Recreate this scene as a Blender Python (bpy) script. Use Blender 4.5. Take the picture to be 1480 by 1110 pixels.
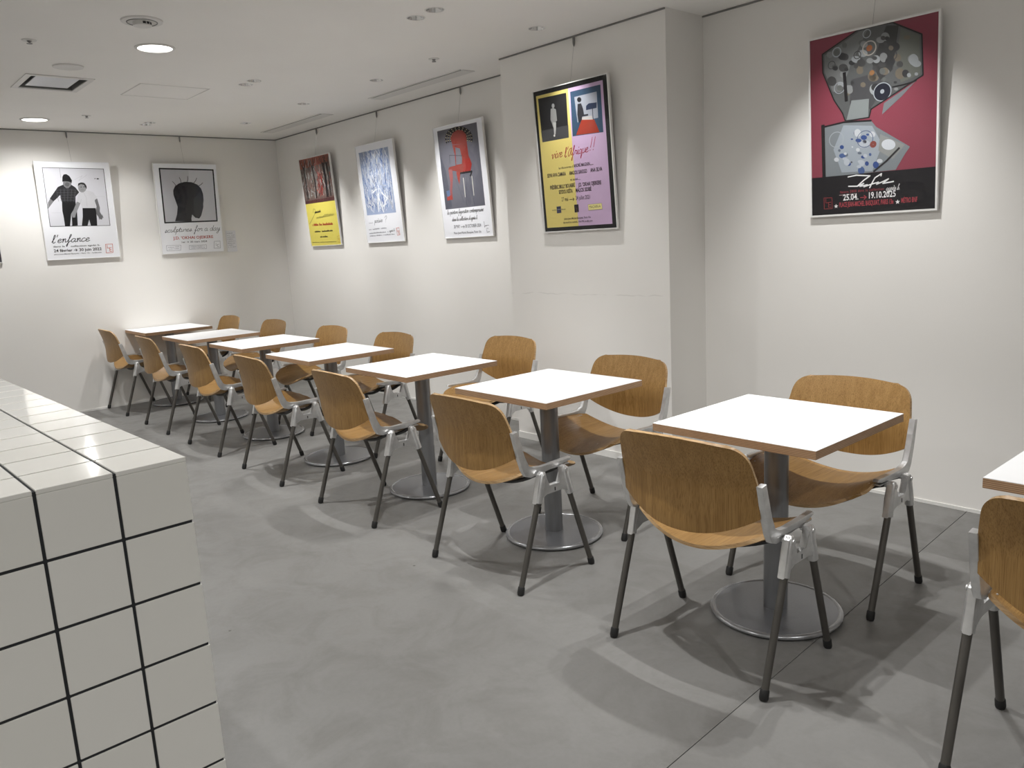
import bpy, bmesh, math, random
import numpy as np
from mathutils import Vector, Matrix

for o in list(bpy.data.objects):
    bpy.data.objects.remove(o, do_unlink=True)
SC = bpy.context.scene
COL = SC.collection

# ------------------------------------------------------------------ camera
F_PX, YAW, PITCH, ROLL, CAM_H = 1144.97, -0.7156, 0.1823, -0.0542, 1.397
cy_, sy_, cp_, sp_ = math.cos(YAW), math.sin(YAW), math.cos(PITCH), math.sin(PITCH)
fw = Vector((cy_*cp_, sy_*cp_, -sp_)); rt = Vector((sy_, -cy_, 0)); up = rt.cross(fw)
r2 = math.cos(ROLL)*rt + math.sin(ROLL)*up
u2 = -math.sin(ROLL)*rt + math.cos(ROLL)*up
cam_d = bpy.data.cameras.new('camera'); cam = bpy.data.objects.new('camera', cam_d); COL.objects.link(cam)
cam_d.sensor_width = 36.0; cam_d.sensor_fit = 'HORIZONTAL'; cam_d.lens = F_PX/1480*36
cam_d.clip_start = 0.02
cam.matrix_world = Matrix(((r2.x, u2.x, -fw.x, 0), (r2.y, u2.y, -fw.y, 0), (r2.z, u2.z, -fw.z, CAM_H), (0, 0, 0, 1)))
SC.camera = cam

# ------------------------------------------------------------------ world, exposure
CEIL, X_END, Y_WALL, Y_PILLAR = 2.552, 8.174, -3.965, -3.627
X_BACK, Y_FAR = -3.2, 3.4
PIL0, PIL1 = 2.775, 4.12
world = bpy.data.worlds.new('world'); SC.world = world; world.use_nodes = True
world.node_tree.nodes['Background'].inputs[0].default_value = (0.9, 0.92, 1.0, 1)
world.node_tree.nodes['Background'].inputs[1].default_value = 0.05
vs = SC.view_settings
vs.view_transform = 'Standard'; vs.look = 'None'; vs.gamma = 1.0; vs.use_curve_mapping = False
vs.exposure = 0.1

# ------------------------------------------------------------------ lamps of the room, plus added fill
WARM = (1.0, 0.998, 0.99)
def spot(loc, target, watt, size_deg, blend, radius, color=WARM):
    d = bpy.data.lights.new('lamp', 'SPOT'); d.energy = watt; d.spot_size = math.radians(size_deg)
    d.spot_blend = blend; d.shadow_soft_size = radius; d.color = color
    o = bpy.data.objects.new('lamp', d); COL.objects.link(o); o.location = loc
    v = Vector(target) - Vector(loc)
    o.rotation_euler = v.to_track_quat('-Z', 'Y').to_euler()
    return o
DOWN_W, FILL_W, TWIN_W, SPOT_W, END_W = 116, 70, 56, 64, 8
DOWN_X = (7.588, 4.822, 2.056, -0.71)
for x in DOWN_X:                                   # large downlights in two rows; third row unseen, added for fill
    for y in (-1.64, 0.18, 2.0):
        spot((x, y, CEIL-0.012), (x, y, 0), (DOWN_W if y < -1 else FILL_W)*{0: .6, 1: 1, 2: 1 if y < -1 else .75, 3: .6 if y < -1 else 1}[DOWN_X.index(x)], 166, 1.0, 0.022)  # fill-row lamps behind the camera are unseen, added to lift near ambient
TWINS = [(-0.57, -0.41), (1.43, 1.59), (3.432, 3.598), (5.431, 5.575), (7.461, 7.578)]
TWIN_Y = [-2.60, -2.60, -2.60, -2.525, -2.465]
for (a, b), y in zip(TWINS, TWIN_Y):               # pairs over the table row
    for x in (a, b):
        spot((x, y, CEIL-0.012), (x, y-0.02, 0), TWIN_W*(.75 if x > 7 else 1), 74, 0.9, 0.014)
WALL_SPOTS = [(1.80, -3.29), (3.434, -3.316), (5.055, -3.27), (6.109, -3.24), (7.208, -3.225)]
WALL_AIM = [1.80, 3.44, 5.0, 6.16, 7.27]
for (x, y), ax in zip(WALL_SPOTS, WALL_AIM):       # spots on the posters of the long wall
    yw = Y_PILLAR if abs(x-3.434) < .01 else Y_WALL
    spot((x, y, CEIL-0.012), (ax, yw, 1.05 if yw > -3.7 else 1.20), SPOT_W*(.62 if yw > -3.7 else 1), 74, 1.0, 0.012)
for y in (-0.45, -1.45, -2.45):                    # spots on the end wall
    spot((7.50, y, CEIL-0.012), (X_END, y+0.02, 1.55), END_W, 66, .9, 0.012)

# ------------------------------------------------------------------ node helpers and materials
def mat(name):
    m = bpy.data.materials.new(name); m.use_nodes = True
    nt = m.node_tree; b = nt.nodes['Principled BSDF']
    return m, nt, b
def srgb(r, g, b):
    f = lambda c: (c/255/12.92) if c/255 <= .04045 else ((c/255+.055)/1.055)**2.4
    return (f(r), f(g), f(b), 1)
def N(nt, t, **kw):
    n = nt.nodes.new(t)
    for k, v in kw.items():
        if k.startswith('_'):
            setattr(n, k[1:], v)
        else:
            n.inputs[k.replace('__', ' ')].default_value = v
    return n
def coords(nt, scale=(1, 1, 1), kind='Object', loc=(0, 0, 0)):
    tc = N(nt, 'ShaderNodeTexCoord'); mp = N(nt, 'ShaderNodeMapping')
    mp.inputs['Scale'].default_value = scale; mp.inputs['Location'].default_value = loc
    nt.links.new(tc.outputs[kind], mp.inputs['Vector'])
    return mp.outputs[0]
def ramp(nt, fac, stops):
    r = N(nt, 'ShaderNodeValToRGB'); e = r.color_ramp.elements
    while len(e) < len(stops): e.new(0.5)
    for i, (p, c) in enumerate(stops):
        e[i].position = p; e[i].color = c if len(c) == 4 else (*c, 1)
    nt.links.new(fac, r.inputs[0]); return r.outputs[0]
def noise(nt, vec, scale, detail=4, rough=.55, dist=0):
    n = N(nt, 'ShaderNodeTexNoise'); n.inputs['Scale'].default_value = scale
    n.inputs['Detail'].default_value = detail; n.inputs['Roughness'].default_value = rough
    n.inputs['Distortion'].default_value = dist
    if vec: nt.links.new(vec, n.inputs['Vector'])
    return n.outputs['Fac']
def bump(nt, b, h, strength, dist=.01):
    n = N(nt, 'ShaderNodeBump'); n.inputs['Strength'].default_value = strength; n.inputs['Distance'].default_value = dist
    nt.links.new(h, n.inputs['Height']); nt.links.new(n.outputs[0], b.inputs['Normal'])
def mixc(nt, fac, a, c, mode='MIX'):
    n = N(nt, 'ShaderNodeMix'); n.data_type = 'RGBA'; n.blend_type = mode
    for s, v in ((n.inputs[0], fac), (n.inputs[6], a), (n.inputs[7], c)):
        if hasattr(v, 'is_linked') or isinstance(v, bpy.types.NodeSocket): nt.links.new(v, s)
        else: s.default_value = v
    return n.outputs[2]

def plain(name, col, rough=.5, metal=0.0, spec=.5):
    m, nt, b = mat(name)
    b.inputs['Base Color'].default_value = col if len(col) == 4 else (*col, 1)
    b.inputs['Roughness'].default_value = rough; b.inputs['Metallic'].default_value = metal
    b.inputs['Specular IOR Level'].default_value = spec
    return m

def make_wall_mat(name, col):
    m, nt, b = mat(name)
    v = coords(nt)
    f = noise(nt, v, 1.3, 3)
    c = ramp(nt, f, [(.3, tuple(x*.97 for x in col)), (.7, col)])
    nt.links.new(c, b.inputs['Base Color'])
    b.inputs['Roughness'].default_value = .75; b.inputs['Specular IOR Level'].default_value = .25
    bump(nt, b, noise(nt, coords(nt), 420, 2), .12, .002)
    return m
M_WALL = make_wall_mat('wall_paper', (.86, .84, .805))
M_CEIL = make_wall_mat('ceiling_paint', (.90, .88, .85))
M_BASE = plain('baseboard_paint', (.80, .79, .76), .5)

def make_floor_mat():
    m, nt, b = mat('polished_concrete')
    v = coords(nt)
    big = noise(nt, v, .9, 5, .6, .6); mid = noise(nt, v, 4.5, 6, .65, .8); fine = noise(nt, v, 60, 4, .7)
    c1 = ramp(nt, big, [(.3, (.185, .181, .173)), (.7, (.237, .233, .224))])
    c2 = ramp(nt, mid, [(.28, (.80, .79, .77)), (.55, (1, 1, 1)), (.8, (1.0, 1.0, 1.0))])
    c3 = ramp(nt, fine, [(.25, (.90, .90, .90)), (.6, (1, 1, 1))])
    c = mixc(nt, .8, c1, c2, 'MULTIPLY'); c = mixc(nt, .6, c, c3, 'MULTIPLY')
    # sparse dark specks and scuffs
    vo = N(nt, 'ShaderNodeTexVoronoi'); vo.inputs['Scale'].default_value = 3.2
    nt.links.new(v, vo.inputs['Vector'])
    sp = ramp(nt, vo.outputs['Distance'], [(.0, (.25, .24, .23)), (.018, (.35, .34, .33)), (.024, (1, 1, 1))])
    c = mixc(nt, 1.0, c, sp, 'MULTIPLY')
    sep = N(nt, 'ShaderNodeSeparateXYZ'); nt.links.new(v, sep.inputs[0])
    ln = N(nt, 'ShaderNodeMath', _operation='MULTIPLY_ADD'); nt.links.new(sep.outputs[1], ln.inputs[0]); ln.inputs[1].default_value = .0509; nt.links.new(sep.outputs[0], ln.inputs[2])
    of = N(nt, 'ShaderNodeMath', _operation='SUBTRACT'); nt.links.new(ln.outputs[0], of.inputs[0]); of.inputs[1].default_value = 1.305-.0509*3.965
    st = ramp(nt, of.outputs[0], [(0, (0, 0, 0)), (.004, (1, 1, 1)), (.03, (.7, .7, .7)), (.07, (0, 0, 0))])
    sn = ramp(nt, noise(nt, v, 7, 6, .75), [(.42, (0, 0, 0)), (.62, (.55, .55, .55))])
    sm_ = mixc(nt, 1.0, st, sn, 'MULTIPLY')
    c = mixc(nt, sm_, c, (.10, .095, .088, 1))
    nt.links.new(c, b.inputs['Base Color'])
    r = ramp(nt, mid, [(.3, (.52, .52, .52)), (.7, (.40, .40, .40))]); nt.links.new(r, b.inputs['Roughness'])
    b.inputs['Specular IOR Level'].default_value = .4
    bump(nt, b, fine, .05, .003)
    return m
M_FLOOR = make_floor_mat()
M_JOINT = plain('floor_joint_filler', (.17, .167, .16), .8)

def make_wood(name, scale, dark, light):
    m, nt, b = mat(name)
    oi = N(nt, 'ShaderNodeObjectInfo'); add = N(nt, 'ShaderNodeVectorMath'); add.operation = 'ADD'
    tc = N(nt, 'ShaderNodeTexCoord')
    mul = N(nt, 'ShaderNodeVectorMath'); mul.operation = 'SCALE'; mul.inputs['Scale'].default_value = 7.0
    comb = N(nt, 'ShaderNodeCombineXYZ')
    for i in range(3): nt.links.new(oi.outputs['Random'], comb.inputs[i])
    nt.links.new(comb.outputs[0], mul.inputs[0])
    nt.links.new(tc.outputs['Object'], add.inputs[0]); nt.links.new(mul.outputs[0], add.inputs[1])
    mp = N(nt, 'ShaderNodeMapping'); mp.inputs['Scale'].default_value = scale
    nt.links.new(add.outputs[0], mp.inputs['Vector'])
    v = mp.outputs[0]
    n1 = noise(nt, v, .8, 2, .5, .3); n2 = noise(nt, v, 2.6, 3, .6); n3 = noise(nt, v, 7.0, 2, .55)
    c1 = ramp(nt, n1, [(.3, dark), (.72, light)])
    c2 = ramp(nt, n2, [(.32, (.78, .74, .68)), (.55, (1, 1, 1))])
    c3 = ramp(nt, n3, [(.36, (.62, .55, .46)), (.50, (1, 1, 1))])
    c = mixc(nt, .6, c1, c2, 'MULTIPLY'); c = mixc(nt, .8, c, c3, 'MULTIPLY')
    nt.links.new(c, b.inputs['Base Color'])
    b.inputs['Roughness'].default_value = .42; b.inputs['Specular IOR Level'].default_value = .45
    bump(nt, b, n3, .06, .002)
    return m
OAK_D, OAK_L = (.275, .152, .045), (.345, .20, .066)
M_OAK_V = make_wood('oak_veneer_upright_grain', (70, 70, 1.1), OAK_D, OAK_L)
M_OAK_H = make_wood('oak_veneer_seat_grain', (70, 1.1, 70), OAK_D, OAK_L)
M_OAK_EDGE = make_wood('oak_plywood_edge', (3, 3, 60), (.42, .27, .13), (.56, .38, .2))

def make_alu():
    m, nt, b = mat('cast_aluminium')
    b.inputs['Metallic'].default_value = 1
    c = ramp(nt, noise(nt, coords(nt), 22, 3), [(.3, (.58, .58, .58)), (.7, (.74, .74, .735))])
    nt.links.new(c, b.inputs['Base Color']); b.inputs['Roughness'].default_value = .38; b.inputs['Metallic'].default_value = .82
    return m
M_ALU = make_alu()
M_LEG = plain('dark_enamelled_tube', (.115, .108, .098), .38, .65)
M_RUBBER = plain('black_rubber', (.012, .012, .012), .55)
M_BLACKBAR = plain('black_steel', (.02, .02, .02), .5)

def make_steel(name, col, rough):
    m, nt, b = mat(name); b.inputs['Metallic'].default_value = .55
    c = ramp(nt, noise(nt, coords(nt, (1, 1, .05)), 160, 2), [(.3, tuple(x*.93 for x in col)), (.7, col)])
    nt.links.new(c, b.inputs['Base Color']); b.inputs['Roughness'].default_value = rough
    return m
M_COLUMN = make_steel('satin_grey_column', (.27, .275, .285), .33)
M_DISC = make_steel('grey_base_plate', (.235, .24, .255), .30)
M_RIM = make_steel('polished_base_rim', (.36, .365, .375), .22)
def make_laminate():
    m, nt, b = mat('white_laminate')
    c = ramp(nt, noise(nt, coords(nt), 5, 2), [(.3, (.84, .84, .845)), (.7, (.86, .86, .86))])
    nt.links.new(c, b.inputs['Base Color']); b.inputs['Roughness'].default_value = .38
    return m
M_LAM = make_laminate()
def make_plyedge():
    m, nt, b = mat('striped_plywood_edge')
    w = N(nt, 'ShaderNodeTexWave'); w.wave_type = 'BANDS'; w.bands_direction = 'Z'
    w.inputs['Scale'].default_value = 62; w.inputs['Distortion'].default_value = .35; w.inputs['Detail'].default_value = 2
    nt.links.new(coords(nt), w.inputs['Vector'])
    c = ramp(nt, w.outputs['Fac'], [(.25, (.27, .155, .085)), (.6, (.50, .32, .185))])
    n2 = ramp(nt, noise(nt, coords(nt, (18, 18, 60)), 1, 4), [(.3, (.8, .78, .75)), (.6, (1, 1, 1))])
    nt.links.new(mixc(nt, .7, c, n2, 'MULTIPLY'), b.inputs['Base Color']); b.inputs['Roughness'].default_value = .55
    return m
M_PLYEDGE = make_plyedge()
def make_tile():
    m, nt, b = mat('glazed_white_tile')
    oi = N(nt, 'ShaderNodeObjectInfo')
    c = ramp(nt, oi.outputs['Random'], [(0, (.75, .735, .685)), (1, (.78, .765, .72))])
    nt.links.new(c, b.inputs['Base Color']); b.inputs['Roughness'].default_value = .09
    b.inputs['Specular IOR Level'].default_value = .55
    bump(nt, b, noise(nt, coords(nt), 9, 2), .05, .004)
    return m
M_TILE = make_tile()
M_GROUT = plain('dark_grout', (.018, .019, .021), .85)
M_RAIL = plain('grey_rail_metal', (.24, .235, .23), .45, .5)
M_WHITEPL = plain('white_plastic', (.70, .685, .66), .45)
M_FRAMEW = plain('white_frame', (.80, .79, .77), .35)
M_DARK = plain('dark_void', (.02, .02, .02), .8)
M_REFL = plain('bright_reflector', (.8, .8, .8), .16, 1.0)
M_VENT = plain('vent_panel_grey', (.66, .67, .70), .4)
M_VENTD = plain('vent_frame_grey', (.20, .20, .195), .5)
M_WIRE = plain('thin_steel_wire', (.42, .41, .40), .4, .8)
def emis(name, col, s):
    m = bpy.data.materials.new(name); m.use_nodes = True; nt = m.node_tree
    nt.nodes.remove(nt.nodes['Principled BSDF']); e = N(nt, 'ShaderNodeEmission')
    e.inputs[0].default_value = (*col, 1); e.inputs[1].default_value = s
    nt.links.new(e.outputs[0], nt.nodes['Material Output'].inputs[0]); return m
M_GLOW = emis('lit_diffuser', (1, .97, .93), 5.0)
M_LED = emis('lit_lamp_chip', (1, .96, .9), 2.5)
def make_acrylic():
    m = bpy.data.materials.new('clear_acrylic'); m.use_nodes = True; nt = m.node_tree
    nt.nodes.remove(nt.nodes['Principled BSDF'])
    t = N(nt, 'ShaderNodeBsdfTransparent'); g = N(nt, 'ShaderNodeBsdfGlossy'); g.inputs['Roughness'].default_value = .06
    t.inputs[0].default_value = (.985, .985, .985, 1)
    lw = N(nt, 'ShaderNodeLayerWeight'); lw.inputs[0].default_value = .5      # same from both faces of the sheet
    pw = N(nt, 'ShaderNodeMath', _operation='POWER'); nt.links.new(lw.outputs['Facing'], pw.inputs[0]); pw.inputs[1].default_value = 5
    fr = N(nt, 'ShaderNodeMath', _operation='MULTIPLY_ADD'); nt.links.new(pw.outputs[0], fr.inputs[0]); fr.inputs[1].default_value = .7; fr.inputs[2].default_value = .035
    bp = N(nt, 'ShaderNodeBump'); bp.inputs['Strength'].default_value = .25; bp.inputs['Distance'].default_value = .02
    nt.links.new(noise(nt, coords(nt), 5, 2), bp.inputs['Height']); nt.links.new(bp.outputs[0], g.inputs['Normal'])
    mx = N(nt, 'ShaderNodeMixShader')
    nt.links.new(fr.outputs[0], mx.inputs[0]); nt.links.new(t.outputs[0], mx.inputs[1]); nt.links.new(g.outputs[0], mx.inputs[2])
    nt.links.new(mx.outputs[0], nt.nodes['Material Output'].inputs[0]); return m
M_ACRYL = make_acrylic()
_ink = {}
def ink(*rgb):
    if rgb not in _ink:
        _ink[rgb] = plain('ink_%02x%02x%02x' % rgb, srgb(*rgb), .55, 0, .2)
    return _ink[rgb]

# ------------------------------------------------------------------ mesh helpers
def link(o, parent=None):
    COL.objects.link(o)
    if parent: o.parent = parent
    return o
def meshobj(name, me, parent=None, mats=()):
    for m in mats: me.materials.append(m)
    return link(bpy.data.objects.new(name, me), parent)
def from_bm(name, bm, mats, parent=None, smooth=False, auto=None):
    bmesh.ops.recalc_face_normals(bm, faces=bm.faces)
    me = bpy.data.meshes.new(name); bm.to_mesh(me); bm.free()
    if smooth:
        for p in me.polygons: p.use_smooth = True
        if auto: me.set_sharp_from_angle(angle=math.radians(auto))
    return meshobj(name, me, parent, mats if isinstance(mats, (list, tuple)) else [mats])
def add_box(bm, lo, hi, mi=0, bev=0):
    r = bmesh.ops.create_cube(bm, size=1)
    vs_ = r['verts']
    for v in vs_:
        v.co = Vector([lo[i] + (v.co[i]+.5)*(hi[i]-lo[i]) for i in range(3)])
    fs = set(f for v in vs_ for f in v.link_faces)
    for f in fs: f.material_index = mi
    if bev:
        es = list(set(e for v in vs_ for e in v.link_edges))
        bmesh.ops.bevel(bm, geom=es, offset=bev, segments=2, affect='EDGES', profile=.5)
def box(name, lo, hi, m, parent=None, bev=0):
    bm = bmesh.new(); add_box(bm, lo, hi, 0, bev)
    return from_bm(name, bm, m, parent)
def add_tube(bm, pts, rad, seg=12, cap=True, mi=0):
    pts = [Vector(p) for p in pts]; rings = []
    rads = rad if isinstance(rad, (list, tuple)) else [rad]*len(pts)
    ref = None
    for i, p in enumerate(pts):
        d = (pts[min(i+1, len(pts)-1)] - pts[max(i-1, 0)]).normalized()
        if ref is None:
            ref = Vector((0, 0, 1)) if abs(d.z) < .9 else Vector((1, 0, 0))
        a = d.cross(ref).normalized(); b_ = d.cross(a).normalized()
        rings.append([bm.verts.new(p + (a*math.cos(t)+b_*math.sin(t))*rads[i]) for t in [2*math.pi*k/seg for k in range(seg)]])
    for A, B in zip(rings, rings[1:]):
        for k in range(seg):
            f = bm.faces.new((A[k], A[(k+1) % seg], B[(k+1) % seg], B[k])); f.material_index = mi
    if cap:
        for R in (rings[0], rings[-1]):
            f = bm.faces.new(R); f.material_index = mi
def add_lathe(bm, prof, seg=48, mi=0, center=(0, 0), close=False):
    rings = []
    for r, z in prof:
        if r < 1e-6: rings.append([bm.verts.new((center[0], center[1], z))])
        else: rings.append([bm.verts.new((center[0]+r*math.cos(2*math.pi*k/seg), center[1]+r*math.sin(2*math.pi*k/seg), z)) for k in range(seg)])
    for A, B in zip(rings, rings[1:]):
        for k in range(seg):
            k2 = (k+1) % seg
            if len(A) == 1 and len(B) == 1: continue
            if len(A) == 1: f = bm.faces.new((A[0], B[k], B[k2]))
            elif len(B) == 1: f = bm.faces.new((A[k], A[k2], B[0]))
            else: f = bm.faces.new((A[k], A[k2], B[k2], B[k]))
            f.material_index = mi
def add_prism_x(bm, poly, x0, x1, bev=0, mi=0):
    """extrude a (y,z) outline along x"""
    A = [bm.verts.new((x0, y, z)) for y, z in poly]; B = [bm.verts.new((x1, y, z)) for y, z in poly]
    n = len(poly); fs = [bm.faces.new(A), bm.faces.new(B[::-1])]
    for k in range(n): fs.append(bm.faces.new((A[k], B[k], B[(k+1) % n], A[(k+1) % n])))
    for f in fs: f.material_index = mi
    if bev:
        es = list(fs[0].edges) + list(fs[1].edges)
        bmesh.ops.bevel(bm, geom=es, offset=bev, segments=2, affect='EDGES', profile=.6)
def tag(o, label, cat, group=None):
    o['label'] = label; o['category'] = cat
    if group: o['group'] = group
    return o
def empty(name, loc=(0, 0, 0), rz=0):
    o = bpy.data.objects.new(name, None); o.empty_display_size = .1
    o.location = loc; o.rotation_euler = (0, 0, rz); return link(o)
def structure(o): o['kind'] = 'structure'; return o
def copy_tree(o, parent=None):
    c = o.copy(); COL.objects.link(c); c.parent = parent
    for ch in o.children: copy_tree(ch, c)
    return c

# ------------------------------------------------------------------ the room
T = .12
# floor: slabs on either side of the saw-cut joint
JX = 1.245
fl = structure(box('floor', (X_BACK-T, Y_WALL-T, -.10), (X_END+T, Y_FAR+T, -.02), M_JOINT))
jy0, jy1 = Y_WALL, Y_FAR
def slab(xa0, xa1, xb0, xb1):
    bm = bmesh.new()
    co = [(xa0, Y_WALL), (xb0, Y_WALL), (xb1, Y_FAR), (xa1, Y_FAR)]
    lo = [bm.verts.new((x, y, -.02)) for x, y in co]; hi = [bm.verts.new((x, y, 0)) for x, y in co]
    bm.faces.new(hi); bm.faces.new(lo[::-1])
    for k in range(4): bm.faces.new((lo[k], lo[(k+1) % 4], hi[(k+1) % 4], hi[k]))
    return from_bm('floor_slab', bm, M_FLOOR, fl)
j0, j1 = 1.305, .93          # the joint runs very slightly askew to the walls
slab(X_BACK, X_BACK, j0-.0014, j1-.0014)
slab(j0+.0014, j1+.0014, X_END, X_END)
# walls
structure(box('wall_end', (X_END, Y_WALL-T, 0), (X_END+T, Y_FAR+T, CEIL+.3), M_WALL))
structure(box('wall_right', (X_BACK-T, Y_WALL-T, 0), (X_END, Y_WALL, CEIL+.3), M_WALL))
structure(box('wall_left', (X_BACK-T, Y_FAR, 0), (X_END, Y_FAR+T, CEIL+.3), M_WALL))
structure(box('wall_back', (X_BACK-T, Y_WALL, 0), (X_BACK, Y_FAR, CEIL+.3), M_WALL))
def make_pillar_mat():
    m = M_WALL.copy(); m.name = 'pillar_paper'; nt = m.node_tree; b = nt.nodes['Principled BSDF']
    src = b.inputs['Base Color'].links[0].from_socket
    tc = N(nt, 'ShaderNodeTexCoord'); sep = N(nt, 'ShaderNodeSeparateXYZ'); nt.links.new(tc.outputs['Object'], sep.inputs[0])
    nz = noise(nt, coords(nt, (1.6, 0, 0)), 3, 3)
    a = N(nt, 'ShaderNodeMath', _operation='MULTIPLY_ADD'); nt.links.new(nz, a.inputs[0]); a.inputs[1].default_value = -.05; nt.links.new(sep.outputs[2], a.inputs[2])
    d = N(nt, 'ShaderNodeMath', _operation='SUBTRACT'); nt.links.new(a.outputs[0], d.inputs[0]); d.inputs[1].default_value = 1.0
    ab = N(nt, 'ShaderNodeMath', _operation='ABSOLUTE'); nt.links.new(d.outputs[0], ab.inputs[0])
    line = ramp(nt, ab.outputs[0], [(0, (1, 1, 1)), (.0035, (0, 0, 0))])
    br = ramp(nt, noise(nt, coords(nt, (1, 0, 0)), 6, 2), [(.42, (0, 0, 0)), (.55, (.3, .3, .3))])
    k = mixc(nt, 1.0, line, br, 'MULTIPLY')
    c = mixc(nt, k, src, (.36, .35, .33, 1)); nt.links.new(c, b.inputs['Base Color'])
    return m
structure(box('wall_pillar', (PIL0, Y_WALL, 0), (PIL1, Y_PILLAR, CEIL+.2), make_pillar_mat()))
# low skirting
BH, BT = .016, .006
for nm, lo, hi in (('baseboard_end', (X_END-BT, Y_WALL, 0), (X_END, Y_FAR, BH)),
                   ('baseboard_right', (X_BACK, Y_WALL, 0), (PIL0, Y_WALL+BT, BH)),
                   ('baseboard_right', (PIL1, Y_WALL, 0), (X_END-BT, Y_WALL+BT, BH)),
                   ('baseboard_pillar', (PIL0, Y_PILLAR, 0), (PIL1, Y_PILLAR+BT, .045)),
                   ('baseboard_pillar', (PIL0-BT, Y_WALL+BT, 0), (PIL0, Y_PILLAR+BT, BH))):
    structure(box(nm, lo, hi, M_BASE))
# picture rails under the ceiling
RH, RT = .009, .009
for i, (lo, hi) in enumerate((((X_END-RT, Y_WALL+RT, CEIL-RH), (X_END, Y_FAR, CEIL-.001)),
                ((PIL1, Y_WALL, CEIL-RH), (X_END, Y_WALL+RT, CEIL-.001)),
                ((PIL0, Y_PILLAR, CEIL-RH), (PIL1, Y_PILLAR+RT, CEIL-.001)),
                ((X_BACK, Y_WALL, CEIL-RH), (PIL0, Y_WALL+RT, CEIL-.001)))):
    structure(box('trim_%d' % (i+1), lo, hi, M_RAIL))

# ceiling sheet with cut-outs for the recessed fittings
SPOT_R, DOWN_R = .044, .096
spots_in_view = [(x, TWIN_Y[i]) for i in (2, 3, 4) for x in TWINS[i]] + WALL_SPOTS[1:]
downs_in_view = [(7.588, -1.603), (4.822, -1.674)]
VENT = (5.80, 6.28, -1.61, -1.215)
def ceiling_mesh():
    cu = bpy.data.curves.new('c', 'CURVE'); cu.dimensions = '2D'; cu.fill_mode = 'BOTH'
    def poly(pts):
        s = cu.splines.new('POLY'); s.points.add(len(pts)-1); s.use_cyclic_u = True
        for p, q in zip(s.points, pts): p.co = (q[0], q[1], 0, 1)
    poly([(X_BACK-T, Y_WALL-.05), (X_END+T/2, Y_WALL-.05), (X_END+T/2, Y_FAR+T), (X_BACK-T, Y_FAR+T)])
    for (x, y) in spots_in_view: poly([(x+SPOT_R*math.cos(a), y+SPOT_R*math.sin(a)) for a in [2*math.pi*k/28 for k in range(28)]])
    x0, x1, y0, y1 = VENT; e = .035
    poly([(x0+e, y0+e), (x1-e, y0+e), (x1-e, y1-e), (x0+e, y1-e)])
    ob = bpy.data.objects.new('c', cu); COL.objects.link(ob)
    dg = bpy.context.evaluated_depsgraph_get()
    me = bpy.data.meshes.new_from_object(ob.evaluated_get(dg))
    bpy.data.objects.remove(ob, do_unlink=True)
    return me
cme = ceiling_mesh(); cme.materials.clear()
ceil_o = structure(meshobj('ceiling', cme, None, [M_CEIL])); ceil_o.location = (0, 0, CEIL)

# ------------------------------------------------------------------ tiled counter
CS, CYAW = .1, .0279
CTX, CTY, CTH = 1.1846, -.3799, 1.1033
counter = empty('tiled_counter', (CTX, CTY, 0), CYAW)
tag(counter, 'tall service counter clad in square white glazed tiles with dark grout', 'counter')
NC, NR, ND = 7, 11, 24
z_top = CTH; J = .0044; TT_ = .007
box('counter_core', (.002, .002, 0), (ND*CS-.002, NC*CS, z_top-.0028), M_GROUT, counter)
def tile_mesh(nm, dx, dy, dz):
    bm = bmesh.new(); add_box(bm, (0, 0, 0), (dx, dy, dz), 0, .0011)
    me = bpy.data.meshes.new(nm); bmesh.ops.recalc_face_normals(bm, faces=bm.faces); bm.to_mesh(me); bm.free(); me.materials.append(M_TILE); return me
jj = J/2
me_top = tile_mesh('tile', CS-J, CS-J, TT_); me_top_e = tile_mesh('tile', CS-jj, CS-J, TT_)
me_top_s = tile_mesh('tile', CS-J, CS-jj, TT_); me_top_c = tile_mesh('tile', CS-jj, CS-jj, TT_)
me_fr = tile_mesh('tile', TT_, CS-J, CS-J); me_fr_t = tile_mesh('tile', TT_, CS-J, CS-jj-TT_)
me_fr_s = tile_mesh('tile', TT_, CS-jj, CS-J); me_fr_c = tile_mesh('tile', TT_, CS-jj, CS-jj-TT_)
for i in range(NC):
    for j in range(ND):
        if i > 3 and j > 14: continue
        me = {(0, 0): me_top_s, (0, 1): me_top_c, (1, 0): me_top, (1, 1): me_top_e}[(int(i > 0), int(j == 0))]
        o = link(bpy.data.objects.new('tile', me), counter)
        o.location = (0 if j == 0 else j*CS+jj, 0 if i == 0 else i*CS+jj, z_top-TT_)
    for r in range(NR):
        me = {(0, 0): me_fr_s, (0, 1): me_fr_c, (1, 0): me_fr, (1, 1): me_fr_t}[(int(i > 0), int(r == 0))]
        o = link(bpy.data.objects.new('tile', me), counter)
        o.location = (0, 0 if i == 0 else i*CS+jj, z_top-(r+1)*CS+jj)
bm = bmesh.new()
for j in range(ND):
    for r in range(NR):
        add_box(bm, (TT_ if j == 0 else j*CS+jj, 0, z_top-(r+1)*CS+jj), ((j+1)*CS-jj, TT_, z_top-(TT_ if r == 0 else r*CS+jj)))
so = from_bm('side_tiles', bm, M_TILE, counter); so['kind'] = 'stuff'

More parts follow.
